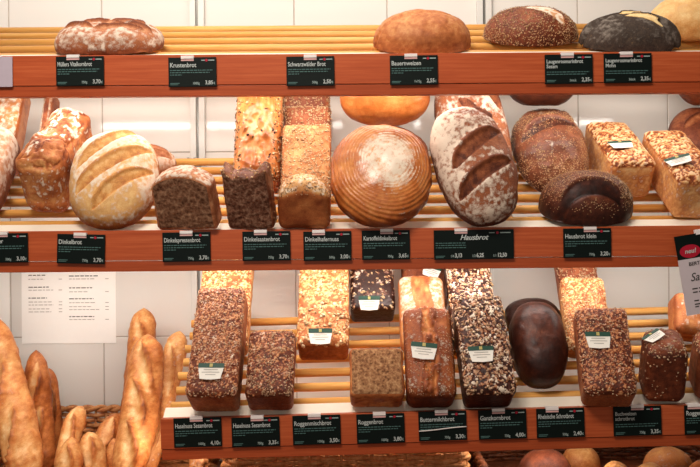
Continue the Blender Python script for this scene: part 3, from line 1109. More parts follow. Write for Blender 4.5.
loaf('round_loaf', 'smooth shiny orange loaf lying on top of the ringed round loaves', 'round', MID, (340, 72, 430, 133), 0.15, 12, M['orange'],
     pat_plain, pk=dict(tone=0.42, flour=0.0, amp=0.003, edge=0.1, tvar=0.3), seed=26, p=2.2, bot=0.5, flat=0.05, Y=0.165, L=0.15, lift=0.03, drop=True, group=G)
cuts11 = [(-0.62, -0.26, 0.66, 0.42, 0.018, 0.010), (-0.50, -0.72, 0.86, -0.10, 0.018, 0.010), (0.0, 0.92, 0.5, 0.66, 0.006, 0.004)]
loaf('long_loaf', 'long floury brown loaf with two broad dark slashes above the widest price card', 'round', MID, (430, 107, 519, 233), 0.115, 64, M['rosy'],
     pat_slashed, pk=dict(cuts=cuts11, tone=0.78, flour=0.58, cut_tone=0.82, depth=0.006, lip=0.006, edge=0.2, amp=0.004, fvar=0.75, lip_tone=0.1, fgrad=-0.26), spin=12, seed=27, p=2.5, bot=0.35, group=G)
loaf('long_loaf', 'floury slashed loaf standing right behind the long loaf with broad slashes', 'round', MID, (434, 84, 512, 215), 0.08, 68, M['rosy'],
     pat_slashed, pk=dict(cuts=[(0.1, 0.85, 0.75, 0.25, 0.014, 0.006), (-0.4, 0.4, 0.2, -0.2, 0.014, 0.006)], tone=0.7, flour=0.5, cut_tone=0.8, depth=0.005), spin=8, seed=28, p=2.6, Y=0.17, L=0.33, group=G)
loaf('seeded_round_loaf', 'dark seeded loaf lying on top of the dark round slashed loaf', 'round', MID, (506, 62, 577, 113), 0.13, 8, M['dark'],
     pat_plain, pk=dict(tone=0.55, amp=0.003, edge=0.1), seed=29, bot=0.5, flat=0.1, Y=0.17, L=0.14, lift=0.06, drop=True, group=G,
     tops=[dict(name='seed_topping', n=1800, size=0.0020, thick=0.0006, mat=M['sesame'], where=lambda c: 1 + 0 * c.top, sides=5)])
loaf('dark_round_loaf', 'dark round bran coated loaf with a curved slash right of the long slashed loaf', 'round', MID, (511, 109, 589, 197), 0.105, 50, M['dark'],
     pat_slashed, pk=dict(cuts=[(-0.85, -0.05, 0.75, 0.30, 0.020, 0.016)], lobes=[(-0.7, 0.6, 0.6, 0.8, 0.012, 0.006)], tone=0.32, flour=0.15, cut_tone=0.66, depth=0.005, lip=0.006, edge=0.25, amp=0.007, lip_tone=-0.15), seed=30, p=2.2, Y=0.13, group=G,
     tops=[dict(name='bran_topping', n=4200, size=0.0023, thick=0.0006, mat=M['sesame'], where=lambda c: ALLOVER(c) * (0.15 + sstep(-0.1, 0.25, fbm(c.S, 25, 31, 2))), sides=5)])
cut15 = (-0.75, -0.78, 0.62, -0.74, 0.021, 0.020)
loaf('dark_round_loaf', 'dark domed loaf with a dark slash at the front above a small loaf price card', 'round', MID, (538, 170, 633, 232), 0.125, 29, M['dark'],
     pat_slashed, pk=dict(cuts=[cut15], tone=0.42, flour=0.15, cut_tone=0.80, depth=0.004, lip=0.005, edge=0.42, amp=0.003, lip_tone=0.05), seed=31, p=2.25, bot=0.12, flat=0.8, L=0.16, solve_h=True, group=G,
     tops=[dict(name='bran_topping', n=3000, size=0.0020, thick=0.0006, mat=M['sesame'], where=lambda c: sstep(0.15, 0.7, c.w) * (1 - slash(c.X, c.Y, (cut15[0] * c.W / 2, cut15[1] * c.L / 2), (cut15[2] * c.W / 2, cut15[3] * c.L / 2), 0.026, 0.016)[0]), sides=5)])
lf = loaf('cracked_tin_loaf', 'cracked crust tin loaf with a white label, behind the dark domed loaf', 'tin', MID, (583, 123, 655, 207), 0.098, 31, M['golden'],
          pat_cracked, yaw=1, seed=32, r=0.018, dome=0.008, Y=0.075, group=G)
paper_label(lf, 621, 146, 0.058, 0.038)
lf = loaf('cracked_tin_loaf', 'cracked crust tin loaf with a white label at the right edge of the middle shelf', 'tin', MID, (639, 132, 722, 218), 0.105, 31, M['golden'],
          pat_cracked, yaw=0, seed=33, r=0.018, dome=0.008, Y=0.02, group=G)
paper_label(lf, 679, 161, 0.058, 0.038)
loaf('brown_round_loaf', 'smooth brown loaf rising behind the rightmost cracked loaf of the middle shelf', 'round', MID, (668, 108, 742, 185), 0.08, 56, M['brown'],
     pat_slashed, pk=dict(cuts=[(-0.7, 0.1, 0.3, 0.55, 0.012, 0.006)], tone=0.5, flour=0.05, cut_tone=0.3), seed=34, Y=0.24, group=G)
loaf('brown_round_loaf', 'brown loaf stacked on the loaf behind the rightmost cracked loaf, under the top shelf', 'round', MID, (677, 62, 748, 108), 0.13, 6, M['brown'],
     pat_plain, pk=dict(tone=0.45, edge=0.1), seed=35, bot=0.5, flat=0.1, Y=0.24, L=0.13, lift=0.05, drop=True, group=G)

# ================================================================== BOTTOM SHELF
G = 'loaves on the bottom shelf'
OATS = lambda n, mt='oat', sz=0.0075, w=TOPALL, nm='oat_topping': dict(name=nm, n=n, size=sz, thick=0.0006, mat=M[mt], where=w, asp=1.3, sides=7)
lf = loaf('sesame_tin_loaf', 'tall sesame crusted tin loaf at the left end of the bottom shelf', 'tin', BOT, (186, 289, 248, 412), 0.10, 55, M['brown'],
          pat_flaky, pk=dict(scale=178, plate=0.12, gap=0.70, cover=0.84, side=0.35, flour=0.55, toe=0.45), lean=0.5, step=0.0021, seed=41, r=0.014, group=G,
          tops=[OATS(700, 'bran', 0.0036, TOPALL)])
paper_label(lf, 211, 372)
loaf('sesame_tin_loaf', 'nut crusted loaf rising behind the tall sesame loaf at the left end', 'tin', BOT, (195, 262, 254, 370), 0.065, 56, M['golden'],
     pat_flaky, pk=dict(scale=100, plate=0.05, gap=0.66, cover=0.72, side=0.3, flour=0.45, warp=0.010), lean=0, step=0.0024, seed=42, r=0.014, Y=0.15, L=0.26, group=G, tops=[OATS(350, 'oat_pale', 0.0060)])
loaf('sesame_tin_loaf', 'short sesame crusted tin loaf right of the tall sesame loaf', 'tin', BOT, (245.5, 332, 296, 411), 0.085, 52, M['brown'],
     pat_flaky, pk=dict(scale=155, plate=0.12, gap=0.74, cover=0.70, side=0.5, flour=0.50, toe=0.4), step=0.0021, seed=43, r=0.014, group=G, tops=[OATS(900, 'bran', 0.0036, TOPW)])
lf = loaf('oat_tin_loaf', 'orange loaf with large pale oat flakes and a label, set back on the bottom shelf', 'tin', BOT, (297, 255, 349, 373), 0.085, 50, M['golden'],
          pat_flaky, pk=dict(scale=88, plate=0.14, gap=0.60, cover=0.74, side=0.72, flour=0.36, warp=0.010, sideflour=0.05), step=0.0023, seed=44, r=0.014, Y=0.125, L=0.30, group=G, tops=[OATS(260, 'oat_pale', 0.0080)])
paper_label(lf, 320, 337)
lf = loaf('nut_tin_loaf', 'very dark loaf with scattered oat flakes and a label, behind the halved rye loaf', 'tin', BOT, (350, 240, 395, 320), 0.075, 52, M['darkest'],
          pat_flaky, pk=dict(scale=80, plate=0.0, gap=0.62, cover=0.46, side=0.5, flour=0.75, warp=0.008, sideflour=0.0, rise=0.002), step=0.0023, seed=45, r=0.012, Y=0.24, L=0.24, group=G, tops=[OATS(170, 'oat', 0.0075)])
paper_label(lf, 369, 303, 0.055, 0.036)
loaf('rye_half_loaf', 'small halved light rye loaf with its cut side up on the bottom shelf', 'tin', BOT, (349.5, 349, 404.5, 408), 0.075, 55, M['golden'],
     pat_wavytop, pk=dict(tone=0.55), cut=M['crumb_light'], k_cut_top=True, seed=46, r=0.014, dome=0.003, group=G)
lf = loaf('split_tin_loaf', 'orange split top loaf with a tilted label in front of two more of its kind', 'tin', BOT, (403, 309, 456.5, 408), 0.085, 55, M['golden'],
          pat_split, pk=dict(tone=0.72, band=0.56, flour=0.30, half=0.26, ragged=0.016), step=0.0024, seed=47, r=0.02, dome=0.008, group=G,
          tops=[dict(name='bran_topping', n=700, size=0.0022, thick=0.0005, mat=M['bran'], where=TOPW)])
paper_label(lf, 424, 352, 0.060, 0.040, turn=-0.12)
loaf('split_tin_loaf', 'floury split top loaf second in its row behind the labelled one', 'tin', BOT, (398, 277, 448, 370), 0.06, 56, M['golden'],
     pat_split, pk=dict(tone=0.45, band=0.5, flour=0.55), seed=48, r=0.022, dome=0.012, Y=0.14, group=G)
lf = loaf('split_tin_loaf', 'hindmost split top loaf of its row, just showing under the middle shelf', 'tin', BOT, (400, 240, 447, 340), 0.055, 60, M['brown'],
          pat_split, pk=dict(tone=0.5, band=0.55, flour=0.3), seed=49, r=0.02, Y=0.25, L=0.25, group=G)
paper_label(lf, 431, 272, 0.05, 0.034, turn=-0.3)
lf = loaf('oat_tin_loaf', 'dark loaf thick with oat flakes and a green label, right of the split top loaves', 'tin', BOT, (452, 298, 516, 409), 0.09, 55, M['dark'],
          pat_flaky, pk=dict(scale=98, plate=0.0, gap=0.80, cover=0.78, side=0.65, flour=0.70, warp=0.008, sideflour=0.05, rise=0.0022), lean=-2, step=0.0021, seed=50, r=0.014, group=G, tops=[OATS(560, 'bran', 0.0056)])
paper_label(lf, 481, 355)
loaf('oat_tin_loaf', 'second oat flake loaf rising behind the dark one with the green label', 'tin', BOT, (444, 250, 499, 360), 0.065, 56, M['dark'],
     pat_flaky, pk=dict(scale=98, plate=0.0, gap=0.80, cover=0.80, side=0.6, flour=0.75, warp=0.008), lean=-1, step=0.0024, seed=51, r=0.014, Y=0.15, L=0.26, group=G, tops=[OATS(420, 'oat', 0.0056)])
loaf('black_round_loaf', 'nearly black smooth round loaf between the oat and sesame loaves', 'round', BOT, (509, 302, 568, 386), 0.13, 58, M['dark'],
     pat_plain, pk=dict(tone=0.68, amp=0.003, edge=0.2, tvar=0.45, flour=0.14), seed=52, p=2.5, bot=0.45, Y=0.05, group=G)
loaf('black_round_loaf', 'second nearly black loaf just showing behind the black round one', 'round', BOT, (504, 298, 562, 350), 0.07, 45, M['darkest'],
     pat_plain, pk=dict(tone=0.75, amp=0.003), seed=53, p=2.4, Y=0.21, L=0.12, solve_h=True, group=G)
lf = loaf('sesame_tin_loaf', 'tall nut crusted loaf with a label, front of the row right of the black loaf', 'tin', BOT, (573, 309, 637, 407), 0.085, 55, M['brown'],
          pat_flaky, pk=dict(scale=160, plate=0.15, gap=0.78, cover=0.68, side=0.35, flour=0.45, toe=0.4), lean=0, yaw=-7, step=0.0021, seed=54, r=0.016, group=G, tops=[OATS(800, 'bran', 0.0034, TOPALL)])
paper_label(lf, 598, 341, 0.056, 0.040)
loaf('sesame_tin_loaf', 'sesame crusted loaf second in the row right of the black loaf', 'tin', BOT, (559, 279, 612, 372), 0.065, 56, M['golden'],
     pat_flaky, pk=dict(scale=165, plate=0.15, gap=0.66, cover=0.72, side=0.4, flour=0.35), yaw=-6, step=0.0024, seed=55, r=0.015, Y=0.14, group=G, tops=[OATS(900, 'oat', 0.0036)])
loaf('sesame_tin_loaf', 'sesame crusted loaf third in the row right of the black loaf', 'tin', BOT, (550, 245, 603, 345), 0.055, 60, M['brown'],
     pat_tin, pk=dict(tone=0.5, side=0.4), seed=56, r=0.015, Y=0.25, L=0.25, group=G, tops=[OATS(1400, 'bran', 0.0042)])
lf = loaf('brown_tin_loaf', 'rounded brown loaf with a label on its top near the right edge', 'tin', BOT, (638.5, 330, 688, 406), 0.135, 24, M['brown'],
          pat_tin, pk=dict(tone=0.55, side=0.66, flour=0.4), yaw=-9, seed=57, r=0.022, dome=0.012, L=0.10, taper=-0.02, solve_h=True, group=G, tops=[OATS(420, 'bran', 0.004, lambda c: sstep(-0.1, 0.6, c.top) + 0.12)])
paper_label(lf, 655, 337, 0.045, 0.034, turn=0.5)
loaf('brown_tin_loaf', 'rounded brown loaf cut by the right edge of the bottom shelf', 'tin', BOT, (688.5, 331, 738, 405), 0.135, 24, M['brown'],
     pat_tin, pk=dict(tone=0.5, side=0.62, flour=0.3), yaw=-10, seed=58, r=0.022, dome=0.012, L=0.10, taper=-0.02, solve_h=True, group=G, tops=[OATS(260, 'oat', 0.005)])
loaf('brown_tin_loaf', 'brown loaf standing on end behind the hanging leaflet', 'tin', BOT, (668, 293, 712, 360), 0.075, 64, M['golden'],
     pat_tin, pk=dict(tone=0.55, side=0.5, flour=0.45), lean=9, seed=59, r=0.02, Y=0.19, group=G)

build_loaves()

# ================================================================== BASKETS, BAGUETTES AND ROLLS
COUNTER = 0.60


def basket(label, x0, x1, y0, y1, rim_z, mat, seed=0, slant=0.0):
    cx, cy = (x0 + x1) / 2, (y0 + y1) / 2
    hx, hy = (x1 - x0) / 2, (y1 - y0) / 2
    Hh = rim_z - COUNTER
    t = empty('wicker_basket', (cx, cy, COUNTER))
    tagit(t, label, 'basket', 'wicker baskets')
    per = 4 * (hx + hy) * 0.93
    ns = int(per / 0.036) // 2 * 2 + 1
    def plan(a, off, z):
        flare = 0.97 + 0.03 * z / Hh
        p = 7.0
        ca, sa = math.cos(a), math.sin(a)
        rr = 1 / (abs(ca) ** p + abs(sa) ** p) ** (1 / p)
        y = (hy * flare + off - 0.008) * sa * rr
        return Vector(((hx * flare + off - 0.008) * ca * rr, y, z * (1 + slant * y / hy * min(1.0, z / 0.03))))
    rng = random.Random(seed)
    mw = MB()
    rows = int((Hh - 0.008) / 0.0112)
    st = 260
    for j in range(rows):
        z = 0.013 + j * 0.0112
        ph = rng.uniform(-0.08, 0.08)
        pts = [plan(2 * math.pi * k / st, 0.0050 * math.sin(ns * math.pi * k / st + j * math.pi + ph), z + 0.0007 * math.sin(k * 0.37 + j)) for k in range(st + 1)]
        mw.tube(pts, 0.0060, 6, False)
    mw.build('woven_wall', mat, t, 0, True)
    ms = MB()
    for k in range(ns):
        a = 2 * math.pi * (k + 0.5) / ns
        ms.tube([plan(a, 0, 0.004), plan(a, 0, Hh)], 0.0036, 6)
    o = ms.build('stakes', mat, t, 0, True)
    o['kind'] = 'stuff'
    mr = MB()
    for q in range(2):
        pts = []
        for k in range(st + 1):
            an = ns * 0.8 * 2 * math.pi * k / st * 0.5 + q * math.pi
            v = plan(2 * math.pi * k / st, 0.005 * math.cos(an), Hh + 0.004 * math.sin(an))
            pts.append(v)
        mr.tube(pts, 0.0062, 8, False)
    mr.build('rim', mat, t, 0, True)
    mbb = MB()
    n = 60
    lo = [plan(2 * math.pi * k / n, -0.004, 0.0) for k in range(n)]
    hi = [Vector((v.x, v.y, 0.010)) for v in lo]
    mbb.add(lo + hi, [tuple(range(n - 1, -1, -1)), tuple(range(n, 2 * n))] + [(k, (k + 1) % n, n + (k + 1) % n, n + k) for k in range(n)])
    mbb.build('base', mat, t)
    return t


basket('light wicker basket holding the baguettes, left of the bottom shelf', at(-45, 420, 0.1).x, -0.348, -0.20, 0.435, 0.727, M['wicker'], 1, 0.28)
basket('brown wicker basket under the left half of the bottom shelf board', at(212, 450, 0.0).x, at(478, 450, 0.0).x, 0.024, 0.43, 0.742, M['wicker'], 2)
basket('dark wicker basket of round rolls under the right half of the bottom shelf', at(484, 450, 0.0).x, at(484, 450, 0.0).x + 0.68, -0.12, 0.44, COUNTER + 0.095, M['wicker_dark'], 3)


def spindle(name, label, pts, rad, mat, seed, cuts=(), cat='bread', group=None, flat=0.92, tip=0.5, ns=130, nr=44, tone=0.42, flour=0.25):
    """long loaf along a bent spine, scored on the side facing the shop"""
    P0 = [Vector(p) for p in pts]
    seg = len(P0) - 1
    ts = np.linspace(0, 1, ns)
    S = []
    for t in ts:
        q = t * seg
        i = min(int(q), seg - 1)
        f = q - i
        a, b, c_, d_ = P0[max(i - 1, 0)], P0[i], P0[i + 1], P0[min(i + 2, seg)]
        S.append(0.5 * ((2 * b) + (c_ - a) * f + (2 * a - 5 * b + 4 * c_ - d_) * f * f + (3 * b - a - 3 * c_ + d_) * f ** 3))
    S = np.array([list(v) for v in S])
    T = np.gradient(S, axis=0)
    T /= np.linalg.norm(T, axis=1, keepdims=True)
    out = np.array([0, -1.0, 0.15])
    Nn = out - T * (T @ out)[:, None]
    Nn /= np.linalg.norm(Nn, axis=1, keepdims=True)
    Bn = np.cross(T, Nn)
    ln = np.concatenate([[0], np.cumsum(np.linalg.norm(np.diff(S, axis=0), axis=1))])
    tot = ln[-1]
    e = np.minimum(ts, 1 - ts) * tot
    r = rad * np.clip(1 - np.clip(1 - e / (rad * 2.4), 0, 1) ** (2.0 + tip), 0.02, 1)
    th = np.linspace(-math.pi, math.pi, nr, endpoint=False)
    TH, LN = np.meshgrid(th, ln)
    RR = np.repeat(r[:, None], nr, 1)
    nrm = (Nn[:, None] * np.cos(TH)[..., None] + Bn[:, None] * np.sin(TH)[..., None]).reshape(-1, 3)
    Pp = (S[:, None] + Nn[:, None] * (RR * np.cos(TH) * flat)[..., None] + Bn[:, None] * (RR * np.sin(TH))[..., None]).reshape(-1, 3)
    X, Y = (TH * rad).ravel(), LN.ravel()
    Q = Pp + seed * 1.91
    f = fbm(Q, 22, 1, 3)
    g = fbm(Q, 60, 5, 3)
    fine = fbm(Q, 180, 7, 3)
    d = f * rad * 0.13 + g * rad * 0.07
    tn = tone + 0.02 + 0.22 * f + 0.20 * fine + 0.20 * g + 0.10 * (1 - np.cos(TH.ravel()))
    fl = flour * (0.7 + g + fine) * sstep(-0.2, 0.6, np.cos(TH.ravel()))
    for (t0, t1, x0, x1, w) in cuts:
        w = w * 1.2
        m, dd, lp = slash(X, Y, (x0 * rad, t0 * tot), (x1 * rad, t1 * tot), w)
        d = d - m * rad * 0.10 + lp * rad * 0.45
        tn = tn * (1 - m) + m * (0.20 + 0.25 * g) + lp * 0.34
        fl = fl * (1 - 0.6 * m)
    d = d * np.clip(RR.ravel() / rad, 0, 1)
    V = Pp + nrm * d[:, None]
    idx = np.arange(ns * nr).reshape(ns, nr)
    nx = np.roll(idx, -1, 1)
    Fq = np.stack([idx[:-1], nx[:-1], nx[1:], idx[1:]], -1).reshape(-1, 4)
    o0 = V[-1].copy() if V[-1][2] < V[0][2] else V[0].copy()
    me = mesh_np(name, V - o0, Fq, dict(tone=np.clip(tn, 0, 1), flour=np.clip(fl, 0, 1)))
    o = link(name, me, mat)
    o.location = o0
    tagit(o, label, cat, group)
    return o


def px_path(lst):
    out = [at(px, py, Y) for px, py, Y in lst]
    for p in out:                           # nothing reaches through the basket floor
        p.z = max(p.z, COUNTER + 0.022)
    return out


BG = 'baguettes in the left basket'
bz = 0.10
spindle('baguette', 'thick golden baguette cut off by the left edge of the photo', px_path([(-16, 312, .31), (2, 370, .25), (16, 425, .19), (30, 488, .12)]), 0.050, M['baguette'], 1,
        [(0.05, 0.35, -0.5, 0.6, 0.014), (0.3, 0.62, -0.4, 0.7, 0.014), (0.58, 0.9, -0.3, 0.8, 0.014)], group=BG, tone=0.33)
spindle('baguette', 'browner baguette with a rounded tip right of the thick leftmost baguette', px_path([(36, 350, .32), (38, 400, .30), (42, 445, .28), (46, 486, .265)]), 0.034, M['baguette'], 2,
        [(0.1, 0.5, -0.4, 0.5, 0.010), (0.45, 0.8, -0.4, 0.5, 0.010)], group=BG, tone=0.55)
spindle('baguette', 'short brown baguette tucked half behind the rounded tip baguette on its right', px_path([(49, 368, .36), (53, 410, .355), (55, 450, .35), (55, 480, .345)]), 0.021, M['baguette'], 3,
        [(0.2, 0.7, -0.4, 0.5, 0.008)], group=BG, tone=0.6)
spindle('baguette', 'tall thick twisted baguette in front, right of the rolls', px_path([(148, 334, .28), (145, 380, .23), (137, 430, .16), (123, 488, .07)]), 0.047, M['baguette'], 4,
        [(0.03, 0.42, 0.5, -0.4, 0.013), (0.32, 0.66, 0.6, -0.3, 0.013), (0.6, 0.95, 0.6, -0.4, 0.013)], group=BG, tone=0.42)
spindle('baguette', 'baguette whose tip rises highest, behind the tall twisted one', px_path([(144, 308, .385), (141, 350, .365), (136, 400, .345), (128, 475, .30)]), 0.036, M['baguette'], 5,
        [(0.05, 0.3, 0.4, -0.4, 0.010)], group=BG, tone=0.40)
spindle('baguette', 'slim floury baguette leaning beside the left end of the bottom shelf', px_path([(180, 331, .36), (170, 375, .31), (155, 430, .25), (141, 487, .19)]), 0.031, M['baguette'], 6,
        [(0.1, 0.45, 0.5, -0.4, 0.010), (0.4, 0.8, 0.5, -0.4, 0.010)], group=BG, tone=0.30, flour=0.4)
spindle('baguette', 'pale baguette standing under the left end of the bottom shelf', px_path([(201, 405, .33), (200, 440, .305), (199, 465, .29), (199, 486, .275)]), 0.025, M['baguette'], 7,
        group=BG, tone=0.25, flour=0.4)
RG = 'pointed rolls in the left basket'
spindle('pointed_roll', 'upright pointed roll with its tip against the back rim of the left basket', px_path([(82, 406, .31), (73, 428, .26), (66, 458, .21), (64, 482, .19)]), 0.027, M['baguette'], 8, [(0.15, 0.85, 0.4, -0.3, 0.010)], group=RG, tone=0.28, ns=80)
spindle('pointed_roll', 'rounded pale roll lowest in front of the upright pointed roll', px_path([(72, 437, .17), (69, 462, .15), (68, 490, .125)]), 0.033, M['baguette'], 9, [(0.15, 0.7, 0.3, -0.3, 0.010)], group=RG, tone=0.25, ns=80)
spindle('pointed_roll', 'pale roll in the middle of the left basket between two browner rolls', px_path([(88, 432, .24), (93, 455, .20), (99, 485, .17)]), 0.032, M['baguette'], 10, [(0.15, 0.8, -0.3, 0.4, 0.010)], group=RG, tone=0.24, ns=80)
spindle('pointed_roll', 'browner curved roll leaning against the tall twisted baguette', px_path([(119, 413, .34), (109, 432, .31), (99, 452, .28), (95, 480, .255)]), 0.032, M['baguette'], 11, [(0.1, 0.6, 0.3, -0.4, 0.010)], group=RG, tone=0.46, ns=80)
spindle('pointed_roll', 'brown roll low beside the foot of the tall twisted baguette', px_path([(114, 438, .24), (113, 462, .232), (109, 486, .225)]), 0.024, M['baguette'], 12, group=RG, tone=0.52, ns=80)


def roll(label, px, py_top, wpx, Y, mat, tone, seed, cuts, flour=0.1):
    W = wpx * mpp(Y)
    top = at(px, py_top, Y)
    H = top.z - (COUNTER + 0.0105)
    P, Fq, n = round_body(W / 2, W * 0.42, H, p=2.25, bot=0.35)
    c = Loaf()
    c.P, c.n, c.W, c.L, c.H, c.seed = P, n, W, W * 0.84, H, seed
    c.X, c.Y = P[:, 0], P[:, 1]
    c.u, c.v, c.w, c.top, c.S = c.X / (W / 2), c.Y / (W * 0.42), P[:, 2] / H, n[:, 2], P + seed * 1.3
    d, t, fl = pat_slashed(c, cuts=cuts, tone=tone, flour=flour, cut_tone=0.25, depth=0.003, amp=0.003, edge=0.2, fvar=0.4)
    o = link('round_roll', mesh_np('round_roll', P + n * d[:, None], Fq, dict(tone=np.clip(t, 0, 1), flour=np.clip(fl, 0, 1))), mat)
    o.location = (top.x, Y, COUNTER + 0.0125 - (P + n * d[:, None])[:, 2].min())
    tagit(o, label, 'roll', 'rolls in the right basket')


roll('large dark brown roll at the left end of the dark basket', 545, 443, 54, 0.17, M['brown'], 0.62, 1, [])
roll('golden brown roll with a slash beside the large dark roll', 581, 441, 37, 0.31, M['baguette'], 0.38, 2, [(-0.3, 0.5, 0.3, -0.6, 0.009, 0.003)])
roll('small golden roll low in front, second from the dark roll', 616, 455, 33, 0.10, M['baguette'], 0.32, 3, [], 0.3)
roll('small golden roll beside the large floury one at the right', 650, 457, 33, 0.09, M['baguette'], 0.28, 4, [], 0.3)
roll('large golden roll right of the small rolls in the dark basket', 668, 442, 48, 0.24, M['baguette'], 0.4, 5, [], 0.3)
roll('brown roll cut by the right edge of the photo', 708, 454, 44, 0.12, M['golden'], 0.5, 6, [])

# ================================================================== PRICE CARDS
DARKG = 'price cards clipped to the front boards'


def strips(name, rows, mat, parent, y):
    mb = MB()
    for (x0, x1, z0, z1) in rows:
        mb.add([(x0, y, z0), (x1, y, z0), (x1, y, z1), (x0, y, z1)], [(0, 1, 2, 3)])
    return mb.build(name, mat, parent)


def price_card(label, px, py, lines, weight, price, w=48, h=29.5, turn=0.0, clip=0.42, seed=0, wide=None):
    Y = -0.0235
    s = mpp(Y)
    c = at(px, py, Y)
    W, H = w * s, h * s
    t = empty('price_card', (c.x, Y, c.z - H / 2), (0, R(turn) + 0.0, 0))
    tagit(t, label, 'price card', DARKG)
    mb = MB()
    mb.box(-W / 2, W / 2, 0.0, 0.0025, 0, H)
    mb.build('card', M['tag'], t, 0.0006)
    yt = -0.0006
    rng = random.Random(seed)
    # clip over the top edge with its pale strip below
    cx = -W / 2 + W * clip
    mb = MB()
    mb.box(cx - 0.0145, cx + 0.0145, -0.0022, 0.012, H - 0.0005, H + 0.0035)
    mb.box(cx - 0.0145, cx + 0.0145, -0.0022, -0.0004, H - 0.0035, H - 0.0004)
    mb.build('clip', M['clip'], t, 0.0004)
    mb = MB()
    mb.box(cx - 0.0145, cx + 0.0145, -0.0014, -0.0002, H - 0.0085, H - 0.0048)
    mb.build('clip_strip', M['pink'], t, 0.0003)
    # little brand row: bar, red dot, bar
    zr = H - 0.0072
    strips('brand_row', [(W * 0.19, W * 0.26, zr - 0.001, zr + 0.001), (W * 0.33, W * 0.46, zr - 0.0011, zr + 0.0011)], M['ink_mid'], t, yt)
    mb = MB()
    n = 16
    rr = 0.0030
    dx = W * 0.295
    mb.add([(dx + rr * math.cos(2 * math.pi * k / n), yt - 0.0002, zr + rr * math.sin(2 * math.pi * k / n)) for k in range(n)], [tuple(range(n))])
    mb.build('brand_dot', M['red'], t)
    for i, ln in enumerate(lines):
        z = H - (0.0225 if len(lines) == 1 else 0.0200) - i * 0.0112
        if wide:
            o = text_mesh('product_name', ln, 0.0165, M['ink_white'], t, (0.0, yt, z), 'CENTER', 0.00030, 0.35)
        else:
            size = 0.0142 if len(lines) == 1 else 0.0120
            xs = min(0.84, 0.93 * W / (0.50 * size * len(ln) * 1.08))
            text_mesh('product_name', ln, size, M['ink_white'], t, (-W / 2 + 0.0035, yt, z), 'LEFT', 0.00016, 0.0, xs)
    # rows of print too small to read
    rows = []
    z0 = H - 0.0305 - 0.0105 * (len(lines) - 1)
    for r_ in range(3 if len(lines) == 1 else 2):
        x = -W / 2 + 0.004
        lim = (W * 0.42, W * 0.36, -W * 0.22)[r_] if not wide else -W * 0.1
        while x < lim:
            ww = rng.uniform(0.003, 0.009)
            rows.append((x, min(x + ww, lim), z0 - r_ * 0.0052, z0 - r_ * 0.0052 + 0.0018))
            x += ww + 0.0016
    rows.append((-W / 2 + 0.004, -W / 2 + 0.025, 0.0072, 0.0088))
    rows.append((-W / 2 + 0.004, -W / 2 + 0.022, 0.0042, 0.0056))
    strips('fine_print', rows, M['ink_grey'], t, yt)
    if wide:
        for (xx, wt, pr) in wide:
            text_mesh('weight', wt, 0.0078, M['ink_mid'], t, (W * xx - 0.0015, yt, 0.0052), 'RIGHT', 0.0001, 0, 0.85)
            text_mesh('price', pr, 0.0125, M['ink_white'], t, (W * xx, yt, 0.0050), 'LEFT', 0.0004, 0, 0.78)
    else:
        text_mesh('price', price, 0.0125, M['ink_white'], t, (W / 2 - 0.0075, yt, 0.0050), 'RIGHT', 0.00022, 0, 0.86)
        text_mesh('currency_sign', '€', 0.007, M['ink_mid'], t, (W / 2 - 0.0068, yt, 0.0052), 'LEFT', 0.0001, 0, 0.8)
        text_mesh('weight', weight, 0.0078, M['ink_mid'], t, (W * 0.15, yt, 0.0052), 'RIGHT', 0.0001, 0, 0.85)
    return t


